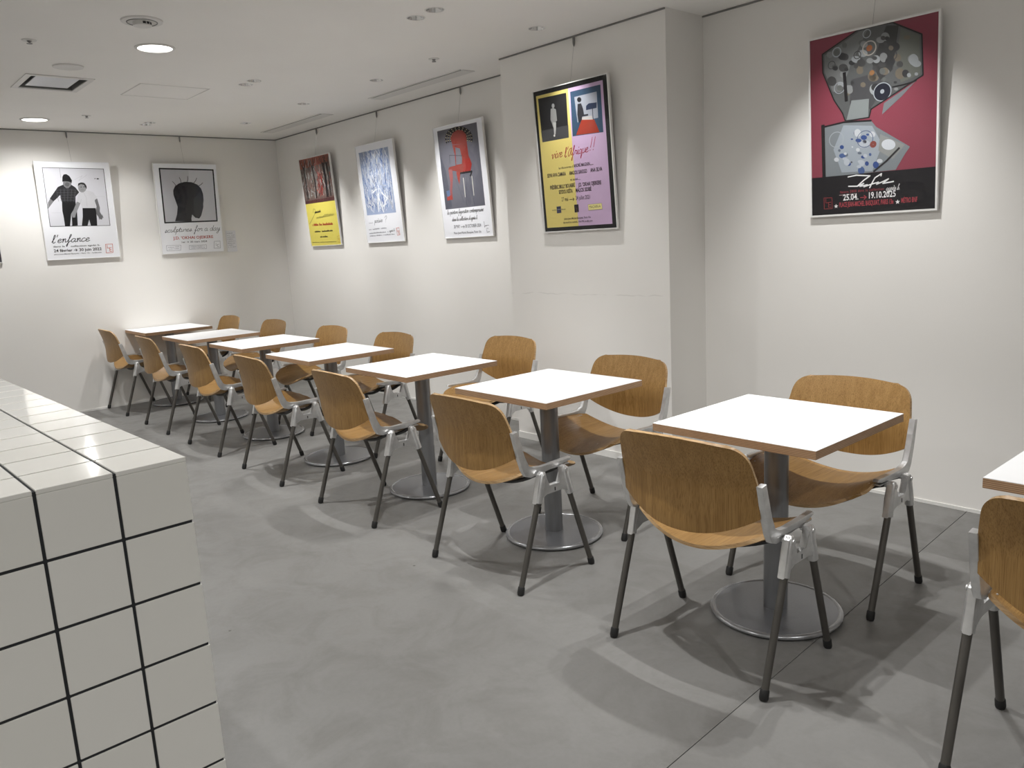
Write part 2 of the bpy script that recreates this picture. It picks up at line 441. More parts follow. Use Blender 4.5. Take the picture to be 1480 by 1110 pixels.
# ------------------------------------------------------------------ tables
TH, TA = .7255, .6105
def make_table():
    t = empty('cafe_table')
    h = TA/2
    box('table_top', (-h, -h, TH-.028), (h, h, TH-.0016), M_PLYEDGE, t)
    box('laminate_sheet', (-h, -h, TH-.0016), (h, h, TH), M_LAM, t)
    bm = bmesh.new(); add_lathe(bm, [(0, TH-.052), (.042, TH-.052), (.13, TH-.04), (.14, TH-.028), (0, TH-.028)], 32)
    from_bm('mounting_plate', bm, M_BLACKBAR, t, True, 30)
    bm = bmesh.new(); add_lathe(bm, [(0, .016), (.042, .016), (.042, TH-.045), (0, TH-.045)], 36)
    from_bm('column', bm, M_COLUMN, t, True, 30)
    bm = bmesh.new()
    add_lathe(bm, [(0, .0225), (.06, .0225), (.214, .0185)], 72)
    base = from_bm('base_plate', bm, M_DISC, t, True, 30)
    bm = bmesh.new()
    prof = [(.214, .0185)] + [(.220+.013*math.sin(a), .0125+.0095*math.cos(a)) for a in [math.pi*k/10 for k in range(0, 11)]] + [(.0, .004)]
    add_lathe(bm, prof, 72)
    from_bm('rolled_rim', bm, M_RIM, base, True, 40)
    bm = bmesh.new(); add_lathe(bm, [(0, .004), (.222, .004), (.222, 0), (0, 0)], 48)
    from_bm('floor_gasket', bm, M_RUBBER, base)
    return t
TABLES = [(7.8625, -2.522), (6.761, -2.509), (5.7566, -2.5306), (4.6978, -2.5048), (3.6651, -2.5143), (2.6047, -2.4816), (1.4349, -2.4682), (.382, -2.492)]
ORD = ['first', 'second', 'third', 'fourth', 'fifth', 'sixth', 'seventh', 'eighth']
proto = make_table()
for i, (x, y) in enumerate(TABLES):
    t = proto if i == 0 else copy_tree(proto)
    t.location = (x, y, 0)
    if i == 0: lab = 'square white pedestal table pushed against the end wall'
    else: lab = 'square white pedestal table, %s in the row from the end wall' % ORD[i]
    tag(t, lab, 'table', 'white café tables in a row')

# ------------------------------------------------------------------ chairs
def shell(name, fn, nrm_thick, nu, nw, mats, parent):
    """curved plywood sheet: fn(u,w)->point, thickened along the surface normal"""
    P = [[Vector(fn(-1+2*i/nu, j/nw)) for i in range(nu+1)] for j in range(nw+1)]
    bm = bmesh.new(); A = []; B = []
    for j in range(nw+1):
        ra = []; rb = []
        for i in range(nu+1):
            du = P[j][min(i+1, nu)] - P[j][max(i-1, 0)]; dw = P[min(j+1, nw)][i] - P[max(j-1, 0)][i]
            n = du.cross(dw).normalized()
            ra.append(bm.verts.new(P[j][i] + n*nrm_thick/2)); rb.append(bm.verts.new(P[j][i] - n*nrm_thick/2))
        A.append(ra); B.append(rb)
    for j in range(nw):
        for i in range(nu):
            bm.faces.new((A[j][i], A[j][i+1], A[j+1][i+1], A[j+1][i]))
            bm.faces.new((B[j][i], B[j+1][i], B[j+1][i+1], B[j][i+1]))
    rim = [(0, i) for i in range(nu+1)] + [(j, nu) for j in range(1, nw+1)] + [(nw, i) for i in range(nu-1, -1, -1)] + [(j, 0) for j in range(nw-1, 0, -1)]
    for k in range(len(rim)):
        a, b_ = rim[k], rim[(k+1) % len(rim)]
        f = bm.faces.new((A[a[0]][a[1]], B[a[0]][a[1]], B[b_[0]][b_[1]], A[b_[0]][b_[1]])); f.material_index = 1
    return from_bm(name, bm, mats, parent, True, 50)
def sm(a, b_, x):
    t = min(1, max(0, (x-a)/(b_-a))); return t*t*(3-2*t)
HW = .249
def back_fn(u, w):
    # w: 0 bottom .. 1 top, rows crowded to the rounded top
    z_b = .471 + .075*abs(u)**2.2
    z_t = .778 - .010*u*u
    z = z_b + (z_t-z_b)*w
    rc = .062; d = (z_t - z)
    hw = HW - .010*sm(.64, .73, z)
    if d < rc: hw = hw - rc + math.sqrt(max(0, rc*rc-(rc-d)**2))
    lean = -.150 - .10*max(0, z-.462) - .30*max(0, z-.62)**1.25
    x = u*hw
    return (x, lean - (.036+.026*sm(.66, .46, z))*(1-(x/HW)**2), z)
def back_w(w): return 1-(1-w)**1.6 if True else w
def seat_fn(u, w):
    au = abs(u)
    yr = -.162 + .047*au**2; yf = .250 - .055*au**6
    y = yr + (yf-yr)*w
    hw = .247
    if w < .12: hw -= .018*(1-w/.12)**2
    if w > .82: hw -= .030*((w-.82)/.18)**2.5
    zs = .480 - .012*(1-w)**2*1.0 - .026*sm(.55, 1, w)
    dip = .064 + .008*math.sin(math.pi*w)
    if w > .8: zs -= .012*((w-.8)/.2)**2
    return (u*hw, y, zs - dip*(1-au**2.0))
LX = .2885
def make_chair():
    c = empty('plywood_chair')
    shell('backrest', lambda u, w: back_fn(u, back_w(w)), .011, 22, 22, [M_OAK_V, M_OAK_EDGE], c)
    shell('seat', seat_fn, .012, 22, 22, [M_OAK_H, M_OAK_EDGE], c)
    for s in (-1, 1):
        # L-shaped cast arm carrying seat and back
        arm = [(-.186, .652), (-.160, .656), (-.132, .545), (-.112, .503), (-.085, .490), (-.04, .488), (.125, .494), (.132, .484),
               (.10, .475), (.02, .468), (-.05, .460), (-.10, .455), (-.128, .465), (-.142, .492), (-.160, .548)]
        bm = bmesh.new(); x0, x1 = sorted((s*.2485, s*.2695)); add_prism_x(bm, arm, x0, x1, .0035)
        x0, x1 = sorted((s*.228, s*.2695)); add_box(bm, (x0, -.085, .4665), (x1, .115, .470))     # seat flange
        a = from_bm('arm', bm, M_ALU, c, True, 35)
        # twin-socket leg casting
        br = [(-.109, .352), (-.073, .364), (-.066, .376), (-.045, .379), (.045, .379), (.066, .376), (.073, .364), (.109, .352),
              (.090, .420), (.080, .466), (.064, .476), (.048, .472), (.044, .448), (.032, .406), (-.032, .406), (-.044, .448),
              (-.048, .472), (-.064, .476), (-.080, .466), (-.090, .420)]
        bm = bmesh.new(); x0, x1 = sorted((s*.274, s*.298)); add_prism_x(bm, br, x0, x1, .005)
        for f in (-1, 1): add_tube(bm, [(s*LX, f*.0915, .352), (s*LX, f*.072, .42), (s*LX, f*.060, .466), (s*LX, f*.059, .473)], [.0165, .0165, .0155, .011], 16)
        b_ = from_bm('leg_bracket', bm, M_ALU, c, True, 35)
        x0, x1 = sorted((s*.2975, s*.2988))
        box('slot_mark', (x0, -.0025, .384), (x1, .0025, .399), M_RUBBER, b_)
        bm = bmesh.new(); add_tube(bm, [(s*.262, -.062, .458), (s*.306, -.062, .458)], .008, 12); add_tube(bm, [(s*.262, .062, .458), (s*.306, .062, .458)], .008, 12)
        from_bm('pivot_bolts', bm, M_ALU, b_, True, 40)
        for f in (-1, 1):
            bm = bmesh.new()
            p0 = Vector((s*LX, f*.083, .375)); p1 = Vector((s*LX, f*.2055, .012))
            add_tube(bm, [p0, p1], .0118, 14)
            lg = from_bm('leg', bm, M_LEG, c, True, 40)
            bm = bmesh.new(); d = (p1-p0).normalized()
            q = p1 - d*.022
            add_tube(bm, [q, q+d*.004, Vector((p1.x, p1.y, .008)), Vector((p1.x, p1.y+f*.002, .0))], [.0125, .0142, .0145, .012], 14)
            from_bm('rubber_foot', bm, M_RUBBER, lg, True, 40)
    for y in (-.055, .075):
        w = (y+.162)/.412
        pts = [(x, y, seat_fn(x/.247, w)[2] - .018) for x in np.linspace(-.236, .236, 15)]
        pts = [(-.262, y, .462)] + pts + [(.262, y, .462)]
        bm = bmesh.new(); add_tube(bm, pts, .009, 10); from_bm('seat_bar', bm, M_BLACKBAR, c, True, 50)
    return c
PI = math.pi
LEFT = [(7.865, -2.18, 0), (6.75, -2.175, -1), (5.70, -2.17, 0), (4.68, -2.155, -1), (3.63, -2.15, -1), (2.518, -2.130, 0), (1.457, -2.137, 1.5), (.375, -2.155, 0)]
RIGHT = [(7.862, -2.92, 0), (6.87, -2.93, 0), (5.72, -2.89, 0), (4.77, -2.86, 0), (3.78, -3.09, 0), (2.58, -2.83, 0), (1.446, -2.83, 0)]
cproto = make_chair(); used = False
for side, lst in (('counter', LEFT), ('poster wall', RIGHT)):
    for i, (x, y, a) in enumerate(lst):
        c = cproto if not used else copy_tree(cproto); used = True
        c.location = (x, y, 0); c.rotation_euler = (0, 0, (PI if side == 'counter' else 0) + math.radians(a))
        which = 'table touching the end wall' if i == 0 else '%s table from the end wall' % ORD[i]
        tag(c, 'oak plywood chair on the %s side of the %s' % (side, which), 'chair', 'oak chairs along the table row')

# ------------------------------------------------------------------ posters
def homog(src):
    """homography from photo-crop corners (TL,TR,BR,BL) to sheet coordinates U,V in 0..1, V down"""
    dst = [(0, 0), (1, 0), (1, 1), (0, 1)]; A = []
    for (x, y), (u, v) in zip(src, dst):
        A.append([x, y, 1, 0, 0, 0, -u*x, -u*y, -u]); A.append([0, 0, 0, x, y, 1, -v*x, -v*y, -v])
    h = np.linalg.svd(np.array(A, float))[2][-1].reshape(3, 3)
    def f(p):
        q = h @ np.array([p[0], p[1], 1.0]); return (q[0]/q[2], q[1]/q[2])
    return f
PW, PH, PT = .618, .865, .018
SCRIPT = {
 'a': (1.2, '.9,.8 .5,1 .1,.6 .15,.1 .5,0 .85,.5 .9,.9 .85,.3 1,0 1.25,.2'), 'b': (1.0, '0,0 .3,1.2 .5,2 .35,2.1 .2,1.2 .2,.1 .5,0 .8,.4 .6,.8 .3,.6'),
 'c': (.95, '.8,.85 .5,1 .1,.6 .15,.1 .5,0 .95,.25'), 'd': (1.25, '.85,.8 .5,1 .1,.6 .15,.1 .5,0 .85,.6 1.05,2 .9,.3 1.05,0 1.3,.2'),
 'e': (.95, '.1,.4 .6,.6 .7,.9 .4,1 .1,.6 .15,.1 .5,0 .95,.25'), 'f': (.9, '.1,.2 .6,1.4 .75,2 .55,2.1 .4,1.2 .3,-.8 .15,-1.1 .1,-.7 .6,.2 .9,.3'),
 'g': (1.2, '.9,.8 .5,1 .1,.6 .2,.1 .6,.1 .9,.9 .75,-.7 .4,-1.1 .15,-.8 .6,-.2 1.2,.2'), 'i': (.65, '.1,.3 .35,1 .3,.2 .45,0 .7,.2;.45,1.4 .5,1.55'),
 'l': (.7, '0,.2 .4,1.2 .5,2 .3,2.1 .2,1.2 .25,.1 .5,0 .75,.25'), 'm': (1.35, '.05,.7 .25,1 .2,0 .3,.7 .6,1 .65,0 .75,.7 1.05,1 1.1,.1 1.4,.2'),
 'n': (1.05, '.05,.7 .25,1 .2,0 .35,.7 .7,1 .75,.1 1.1,.2'), 'o': (1.0, '.5,1 .1,.6 .2,.05 .6,.05 .8,.6 .5,1 .7,.85 1.05,.9'),
 'p': (.95, '.1,.6 .35,1 .15,-1 .3,.6 .6,1 .85,.6 .6,.1 .3,.2 .9,.2'), 'q': (1.15, '.85,.8 .5,1 .1,.6 .2,.1 .6,.1 .9,.9 .8,-1 1,-.5 1.15,.2'),
 'r': (.85, '.05,.5 .3,1.05 .35,.9 .7,.9 .6,.2 .95,.2'), 's': (.8, '.05,.2 .45,1 .6,.4 .35,0 .1,.15 .9,.2'),
 't': (.7, '.1,.3 .4,1.7 .3,.2 .5,0 .75,.2;.05,1.1 .75,1.15'), 'u': (1.05, '.1,.8 .2,1 .2,.2 .45,0 .75,.4 .85,1 .8,.2 1.1,.2'),
 'v': (.95, '.05,.8 .2,1 .4,0 .8,1 1,.85'), 'y': (1.15, '.1,.9 .2,1 .25,.3 .6,.2 .9,1 .7,-.7 .4,-1.1 .15,-.8 .6,-.2 1.2,.2'),
 'A': (1.3, '.9,1.7 .4,1.5 .05,.6 .3,0 .8,.6 1.1,1.8 1.05,.3 1.3,.2'), "'": (.5, '.2,1.6 .32,2.2'), '!': (.6, '.2,.6 .35,2.6;.15,0 .2,.15'),
 '?': (.8, '0,1.6 .3,2.3 .6,1.8 .3,1 .3,.6;.3,.05 .33,.2'), '.': (.4, '.1,0 .15,.1'), ' ': (.75, ''), '-': (1.6, '.1,.5 1.5,.5'),
 'é': (.95, '.1,.4 .6,.6 .7,.9 .4,1 .1,.6 .15,.1 .5,0 .95,.25;.45,1.3 .75,1.7'), 'è': (.95, '.1,.4 .6,.6 .7,.9 .4,1 .1,.6 .15,.1 .5,0 .95,.25;.35,1.7 .6,1.3')}
def smooth(pts, n=5):
    if len(pts) < 3: return pts
    P = [pts[0]] + list(pts) + [pts[-1]]; out = []
    for i in range(1, len(P)-2):
        p0, p1, p2, p3 = [np.array(q, float) for q in P[i-1:i+3]]
        for k in range(n):
            t = k/n; out.append(tuple(.5*((2*p1)+(-p0+p2)*t+(2*p0-5*p1+4*p2-p3)*t*t+(-p0+3*p1-3*p2+p3)*t**3)))
    out.append(tuple(pts[-1])); return out
LAYER = 2.2e-5
def inside(p, poly):
    r = False
    for (x0, y0), (x1, y1) in zip(poly, poly[1:]+poly[:1]):
        if (y0 > p[1]) != (y1 > p[1]) and p[0] < (x1-x0)*(p[1]-y0)/(y1-y0)+x0: r = not r
    return r
class Print:
    """flat artwork on one sheet: polygons in sheet metres, each later layer a hair above the one before"""
    def __init__(self, corners=None):
        self.cyc = 0; self.V = []; self.Fs = []; self.M = []; self.mats = []; self.h = homog(corners) if corners else None; self.z = 0
    def up(self):
        if self.cyc:                      # crowded brushwork: cycle through a few layers only
            self.k = (getattr(self, 'k', 0)+1) % self.cyc; self.z = self.base + self.k*LAYER
        else: self.z += LAYER
    def crowd(self, n):
        if n: self.base = self.z+LAYER; self.cyc = n
        else: self.cyc = 0; self.z = self.base + 10*LAYER
    def mi(self, m):
        if m not in self.mats: self.mats.append(m)
        return self.mats.index(m)
    def uv(self, p):
        U, V = self.h(p) if self.h else p
        return ((U-.5)*PW, (1-V)*PH)
    def raw(self, pts, m, lift=True):
        if lift: self.up()
        i0 = len(self.V); self.V += [(x, y, self.z) for x, y in pts]; self.Fs.append(list(range(i0, i0+len(pts)))); self.M.append(self.mi(m))
    def poly(self, pts, m): self.raw([self.uv(p) for p in pts], m)
    def ell(self, c, rx, ry, m, n=24): self.poly([(c[0]+rx*math.cos(2*PI*k/n), c[1]+ry*math.sin(2*PI*k/n)) for k in range(n)], m)
    def ring(self, c, r, w, m, n=26):
        C = self.uv(c); E = self.uv((c[0]+r, c[1])); R = math.hypot(E[0]-C[0], E[1]-C[1]); W_ = R*w; self.up()
        for k in range(n):
            a, b_ = 2*PI*k/n, 2*PI*(k+1)/n
            self.raw([(C[0]+q*math.cos(t), C[1]+q*math.sin(t)) for q, t in ((R, a), (R, b_), (R-W_, b_), (R-W_, a))], m, False)
    def line(self, pts, w, m, sm_=False, raw=False):
        q = pts if raw else [self.uv(p) for p in pts]
        if sm_: q = smooth(q)
        self.up()
        for (x0, y0), (x1, y1) in zip(q, q[1:]):
            dx, dy = x1-x0, y1-y0; L = math.hypot(dx, dy)
            if L < 1e-7: continue
            nx, ny = -dy/L*w/2, dx/L*w/2; ex, ey = dx/L*w*.3, dy/L*w*.3
            self.raw([(x0+nx-ex, y0+ny-ey), (x1+nx+ex, y1+ny+ey), (x1-nx+ex, y1-ny+ey), (x0-nx-ex, y0-ny-ey)], m, False)
    def frame(self, c4, w, m):
        q = [self.uv(p) for p in c4]; self.line(q+[q[0]], w, m, raw=True)
    def text(self, s, p0, p1, cap, m, bold=0.0, mono=False):
        """upright lettering: baseline from p0 to p1 (crop pixels), cap height in metres"""
        a, b_ = self.uv(p0), self.uv(p1); y = (a[1]+b_[1])/2
        cu = bpy.data.curves.new('t', 'FONT'); cu.body = s; cu.size = 1; cu.resolution_u = 2; cu.offset = bold
        if mono: cu.space_character = 1.25
        ob = bpy.data.objects.new('t', cu); COL.objects.link(ob)
        dg = bpy.context.evaluated_depsgraph_get(); me = bpy.data.meshes.new_from_object(ob.evaluated_get(dg))
        bpy.data.objects.remove(ob, do_unlink=True)
        xs = [v.co.x for v in me.vertices]
        if not xs: return
        sx = (b_[0]-a[0])/(max(xs)-min(xs)); sy = cap*1.15/.69; self.up()
        i0 = len(self.V); self.V += [(a[0]+(v.co.x-min(xs))*sx, y+v.co.y*sy, self.z) for v in me.vertices]
        for p in me.polygons: self.Fs.append([i0+i for i in p.vertices]); self.M.append(self.mi(m))
        bpy.data.meshes.remove(me)
    def script(self, s, p0, p1, xh, w, m, slope=.25, tilt=0):
        a, b_ = self.uv(p0), self.uv(p1)
        self.crowd(2); tot = sum(SCRIPT[c][0] for c in s); sx = (b_[0]-a[0])/tot; x = 0
        dy = (b_[1]-a[1])/tot
        for c in s:
            adv, st = SCRIPT[c]
            for part in st.split(';'):
                if not part: continue
                pts = [tuple(map(float, q.split(','))) for q in part.split()]
                self.line(smooth([(a[0]+(x+px)*sx+py*xh*slope, a[1]+(x+px)*dy+py*xh) for px, py in pts], 4), w, m, raw=True)
            x += adv
        self.cyc = 0; self.z = self.base + 2*LAYER
    def squiggle(self, p0, p1, xh, w, m, seed=1):
        rnd = random.Random(seed); a, b_ = self.uv(p0), self.uv(p1); n = 26; pts = []
        for k in range(n+1):
            t = k/n; pts.append((a[0]+(b_[0]-a[0])*t + (k % 2)*xh*.3, a[1]+(b_[1]-a[1])*t + (xh*rnd.uniform(.6, 1.5) if k % 2 else 0)))
        self.line(smooth(pts, 4), w, m, raw=True)
    def bars(self, p0, p1, h, m, seed=1, gap=.25):
        """a line of print too small to read"""
        rnd = random.Random(seed); a, b_ = self.uv(p0), self.uv(p1); x = a[0]; L = b_[0]-a[0]
        self.up()
        while x < b_[0]-h*.3:
            w = min(h*rnd.uniform(.35, .6), b_[0]-x); y = a[1]+(b_[1]-a[1])*(x-a[0])/L
            if rnd.random() > .12:
                hh = h*rnd.choice((.65, .65, 1)); self.raw([(x, y), (x+w, y), (x+w, y+hh), (x, y+hh)], m, False)
            x += w + h*gap
    def arrow(self, p0, p1, w, m):
        a, b_ = self.uv(p0), self.uv(p1); y = (a[1]+b_[1])/2; hd = w*4
        self.line([(a[0], y), (b_[0], y)], w, m, raw=True)
        self.line([(b_[0]-hd, y+hd*.8), (b_[0], y), (b_[0]-hd, y-hd*.8)], w, m, raw=True)
    def star(self, c, r, m):
        C = self.uv(c); E = self.uv((c[0]+r, c[1])); R = math.hypot(E[0]-C[0], E[1]-C[1])
        self.raw([(C[0]+(R if k % 2 == 0 else R*.42)*math.sin(k*PI/5), C[1]+(R if k % 2 == 0 else R*.42)*math.cos(k*PI/5)) for k in range(10)], m)
    def stamp(self, c4, m, w=.0028):
        """small boxed emblem of angular letters"""
        self.frame(c4, w, m); q = [self.uv(p) for p in c4]
        x0, y1 = q[0]; x1, y0 = q[2]; X = lambda t: x0+(x1-x0)*t; Y = lambda t: y0+(y1-y0)*t
        self.line([(X(.22), Y(.9)), (X(.22), Y(.55)), (X(.5), Y(.55))], w, m, raw=True)
        self.line([(X(.85), Y(.58)), (X(.55), Y(.58)), (X(.55), Y(.14)), (X(.85), Y(.14))], w, m, raw=True)
        self.line([(X(.55), Y(.36)), (X(.8), Y(.36))], w, m, raw=True)
    def obj(self, name, parent, z0):
        me = bpy.data.meshes.new(name); me.from_pydata([(x, y, z+z0) for x, y, z in self.V], [], self.Fs)
        for m in self.mats: me.materials.append(m)
        for p, k in zip(me.polygons, self.M): p.material_index = k
        return link(bpy.data.objects.new(name, me), parent)
BLACK, GREY9, WHITE, RED, ORANGE = ink(18, 18, 20), ink(150, 150, 154), ink(232, 232, 234), ink(176, 48, 36), ink(206, 88, 52)

def poster(wall, pos, label, prnt, rim=.008, rim_mat=None, hookdx=.0, tilt=3.4):
    """framed sheet hung on a wire from the picture rail, leaning out at the top"""
    root = empty('framed_poster')
    if wall == 'end': U, W_, org = Vector((0, -1, 0)), Vector((-1, 0, 0)), Vector((X_END, pos, 1.418))
    else:
        U, W_ = Vector((-1, 0, 0)), Vector((0, 1, 0)); org = Vector((pos, Y_PILLAR if wall == 'pillar' else Y_WALL, 1.418))
    org = org + W_*.006
    t = math.radians(tilt); Vv = Vector((0, 0, 1))
    V2 = Vv*math.cos(t) + W_*math.sin(t); W2 = W_*math.cos(t) - Vv*math.sin(t)
    root.matrix_world = Matrix(((U.x, V2.x, W2.x, org.x), (U.y, V2.y, W2.y, org.y), (U.z, V2.z, W2.z, org.z), (0, 0, 0, 1)))
    h = PW/2; fm = rim_mat or M_FRAMEW
    box('backing_board', (-h+.002, .002, 0), (h-.002, PH-.002, PT-.005), M_FRAMEW, root)
    bm = bmesh.new()
    add_box(bm, (-h, 0, 0), (-h+rim, PH, PT)); add_box(bm, (h-rim, 0, 0), (h, PH, PT))
    add_box(bm, (-h+rim, 0, 0), (h-rim, rim, PT)); add_box(bm, (-h+rim, PH-rim, 0), (h-rim, PH, PT))
    from_bm('frame', bm, fm, root)
    prnt.obj('print', root, PT-.0045)
    me = bpy.data.meshes.new('acrylic_sheet'); za = PT-.001
    me.from_pydata([(-h+rim, rim, za), (h-rim, rim, za), (h-rim, PH-rim, za), (-h+rim, PH-rim, za)], [], [(0, 1, 2, 3)])
    meshobj('acrylic_sheet', me, root, [M_ACRYL])
    # wire and hook up to the rail, kept upright
    inv = root.matrix_world.inverted()
    topb = root.matrix_world @ Vector((hookdx, PH-.02, 0)); rail = Vector(topb); rail.z = CEIL-.018
    if wall == 'end': rail.x = X_END-.012
    else: rail.y = (Y_PILLAR if wall == 'pillar' else Y_WALL)+.012
    bm = bmesh.new(); add_tube(bm, [inv @ topb, inv @ (rail-Vector((0, 0, .03)))], .0009, 6)
    from_bm('hanging_wire', bm, M_WIRE, root)
    bm = bmesh.new(); add_tube(bm, [inv @ (rail-Vector((0, 0, .045))), inv @ (rail-Vector((0, 0, .03))), inv @ (rail+Vector((0, 0, .006)))], [.003, .007, .007], 10)
    from_bm('rail_hook', bm, M_RAIL, root, True, 40)
    return tag(root, label, 'poster', 'framed posters hung from the picture rail')

# --- two men photograph, white sheet (end wall)
p = Print([(35, 45), (745, 42), (912, 972), (195, 1020)])
p.raw([(-PW/2, 0), (PW/2, 0), (PW/2, PH), (-PW/2, PH)], ink(247, 248, 252))
pic = [(122, 107), (697, 107), (790, 655), (214, 675)]
p.poly(pic, ink(218, 218, 224))
p.line([(285, 112), (300, 200)], .002, ink(120, 120, 124)); p.line([(225, 540), (310, 538)], .001, ink(160, 160, 164)); p.line([(615, 370), (720, 372)], .001, ink(165, 165, 168))
p.line([(430, 215), (500, 175), (470, 225), (545, 165)], .0012, ink(168, 168, 172)); p.ell((648, 202), 12, 6, ink(60, 60, 62)); p.ell((622, 201), 7, 4, ink(90, 90, 92))
skin1, skin2, dk, dk2 = ink(128, 128, 130), ink(150, 150, 152), ink(26, 26, 28), ink(44, 44, 47)
p.poly([(208, 398), (187, 440), (189, 502), (203, 480), (242, 425)], skin1)
p.poly([(330, 262), (275, 288), (235, 350), (203, 400), (238, 428), (272, 395), (300, 362), (305, 400), (318, 432), (447, 430), (445, 378), (478, 335), (440, 288), (400, 264)], dk2)
for k in range(6): p.line([(262+k*36, 296+abs(k-2.5)*6), (285+k*29, 425)], .0022, ink(104, 104, 108))
for k in range(5): p.line([(255+k*12, 320+k*24), (452-k*2, 312+k*25)], .0020, ink(96, 96, 100))
p.poly([(318, 432), (447, 430), (465, 520), (478, 660), (425, 665), (418, 580), (410, 545), (404, 668), (356, 670), (340, 580), (325, 520)], dk)
p.ell((362, 248), 40, 46, skin1); p.ell((362, 262), 22, 20, ink(96, 96, 98))
p.poly([(315, 238), (314, 190), (325, 168), (350, 164), (380, 182), (405, 222), (404, 246), (372, 234), (340, 232)], dk)
p.poly([(345, 288), (385, 290), (372, 300), (352, 300)], ink(110, 110, 112))
p.poly([(460, 425), (430, 510), (410, 545), (425, 582), (450, 582), (456, 545), (495, 440)], skin2)
p.poly([(625, 405), (650, 470), (642, 530), (690, 595), (708, 598), (716, 572), (683, 520), (682, 480), (652, 392)], ink(112, 112, 114))
for k in range(4): p.line([(672+k*12, 560-k*3), (684+k*12, 600-k*6)], .004, ink(108, 108, 110))
p.poly([(500, 328), (472, 350), (455, 425), (496, 436), (512, 488), (642, 486), (630, 408), (652, 388), (612, 332), (548, 314)], ink(208, 208, 212))
p.line([(515, 330), (545, 380), (560, 470)], .0018, ink(170, 170, 174)); p.line([(496, 436), (500, 400)], .0016, ink(150, 150, 154))
p.ell((506, 288), 40, 48, skin2); p.poly([(462, 280), (466, 250), (492, 240), (522, 246), (545, 275), (548, 300), (536, 290), (520, 262), (490, 256), (472, 266)], dk)
p.ell((494, 284), 6, 4, dk2); p.ell((522, 282), 6, 4, dk2); p.line([(496, 312), (520, 310)], .0018, dk2)
p.poly([(516, 488), (642, 486), (655, 560), (666, 660), (606, 662), (592, 622), (585, 600), (572, 662), (518, 662), (522, 570)], dk)
p.frame(pic, .0042, BLACK)
p.script("l'enfance", (232, 842), (600, 815), .032, .0052, BLACK, .3)
p.text('dans la', (250, 886), (362, 878), .013, ink(60, 60, 64), .012); p.text('collection agnès b.', (420, 876), (705, 862), .013, ink(60, 60, 64), .012)
p.text('24 février → 30 juin 2022', (258, 932), (722, 905), .021, ink(44, 44, 48), .022)
p.text('place Jean-Michel Basquiat – Paris 13e – la-fab.com', (262, 962), (722, 932), .009, ink(90, 90, 94), .01)
p.stamp([(756, 846), (824, 842), (834, 928), (768, 934)], ORANGE, .0038)
poster('end', -1.957, 'white poster with a black-and-white photograph of two men standing together', p, .005)

# --- dark profile, white sheet (end wall)
p = Print([(50, 60), (715, 50), (855, 990), (210, 1035)])
p.raw([(-PW/2, 0), (PW/2, 0), (PW/2, PH), (-PW/2, PH)], ink(247, 248, 252))
pic = [(128, 116), (686, 113), (760, 661), (219, 694)]
p.poly(pic, ink(194, 194, 199)); p.poly([(430, 115), (686, 113), (760, 661), (480, 678)], ink(206, 206, 211))
p.poly([(322, 676), (338, 600), (340, 520), (312, 450), (290, 395), (284, 345), (300, 300), (340, 268), (400, 250), (470, 252), (530, 275), (572, 315), (596, 372), (606, 440), (604, 490), (608, 510), (600, 560), (590, 610), (572, 640), (530, 632), (496, 600), (490, 640), (496, 672)], ink(30, 30, 33))
p.poly([(500, 430), (560, 360), (596, 400), (604, 480), (596, 560), (572, 630), (520, 600), (510, 520)], ink(50, 50, 54))
for a, b_ in (((310, 300), (270, 250)), ((360, 270), (340, 205)), ((420, 256), (425, 190)), ((490, 262), (520, 205)), ((545, 290), (585, 255))): p.line([a, ((a[0]+b_[0])/2+6, (a[1]+b_[1])/2), b_], .005, ink(34, 34, 37), True)
p.frame(pic, .0135, BLACK)
p.script('sculptures', (222, 800), (500, 778), .024, .0036, ink(30, 30, 36), .3); p.script('for a day', (528, 778), (795, 762), .026, .0036, ink(30, 30, 36), .3)
p.text("J.D. 'OKHAI OJEIKERE", (315, 873), (730, 845), .023, RED, .02)
p.text('1er → 30 mars 2024', (405, 906), (668, 893), .015, ink(70, 70, 76), .012)
for c4, n in (([(247, 938), (396, 930), (398, 985), (256, 995)], 2), ([(484, 932), (662, 922), (665, 964), (488, 974)], 2), ([(742, 884), (804, 877), (812, 954), (746, 958)], 0)):
    p.frame(c4, .0022, ink(96, 90, 104))
    for k in range(n):
        t = .38+.34*k; a = [c4[0][i]*(1-t)+c4[3][i]*t for i in (0, 1)]; b_ = [c4[1][i]*(1-t)+c4[2][i]*t for i in (0, 1)]
        p.bars((a[0]+14, a[1]), (b_[0]-14, b_[1]), .006, ink(120, 116, 128), k+3)
p.line([(762, 900), (764, 925), (782, 923)], .002, ink(110, 104, 116)); p.line([(796, 915), (778, 917), (782, 942), (800, 940)], .002, ink(110, 104, 116))
poster('end', -2.958, 'white poster with a dark head in profile inside a thick black border', p, .005)

# --- dark sheet cut by the left edge of the photograph (end wall)
p = Print()
p.raw([(-PW/2, 0), (PW/2, 0), (PW/2, PH), (-PW/2, PH)], ink(66, 66, 72))
p.line([(.08, .08), (.92, .08)], .002, ink(90, 90, 96)); p.poly([(.1, .1), (.9, .1), (.9, .6), (.1, .6)], ink(84, 84, 90))
poster('end', -.998, 'dark grey poster in a thin white frame, beside the poster of two men', p)

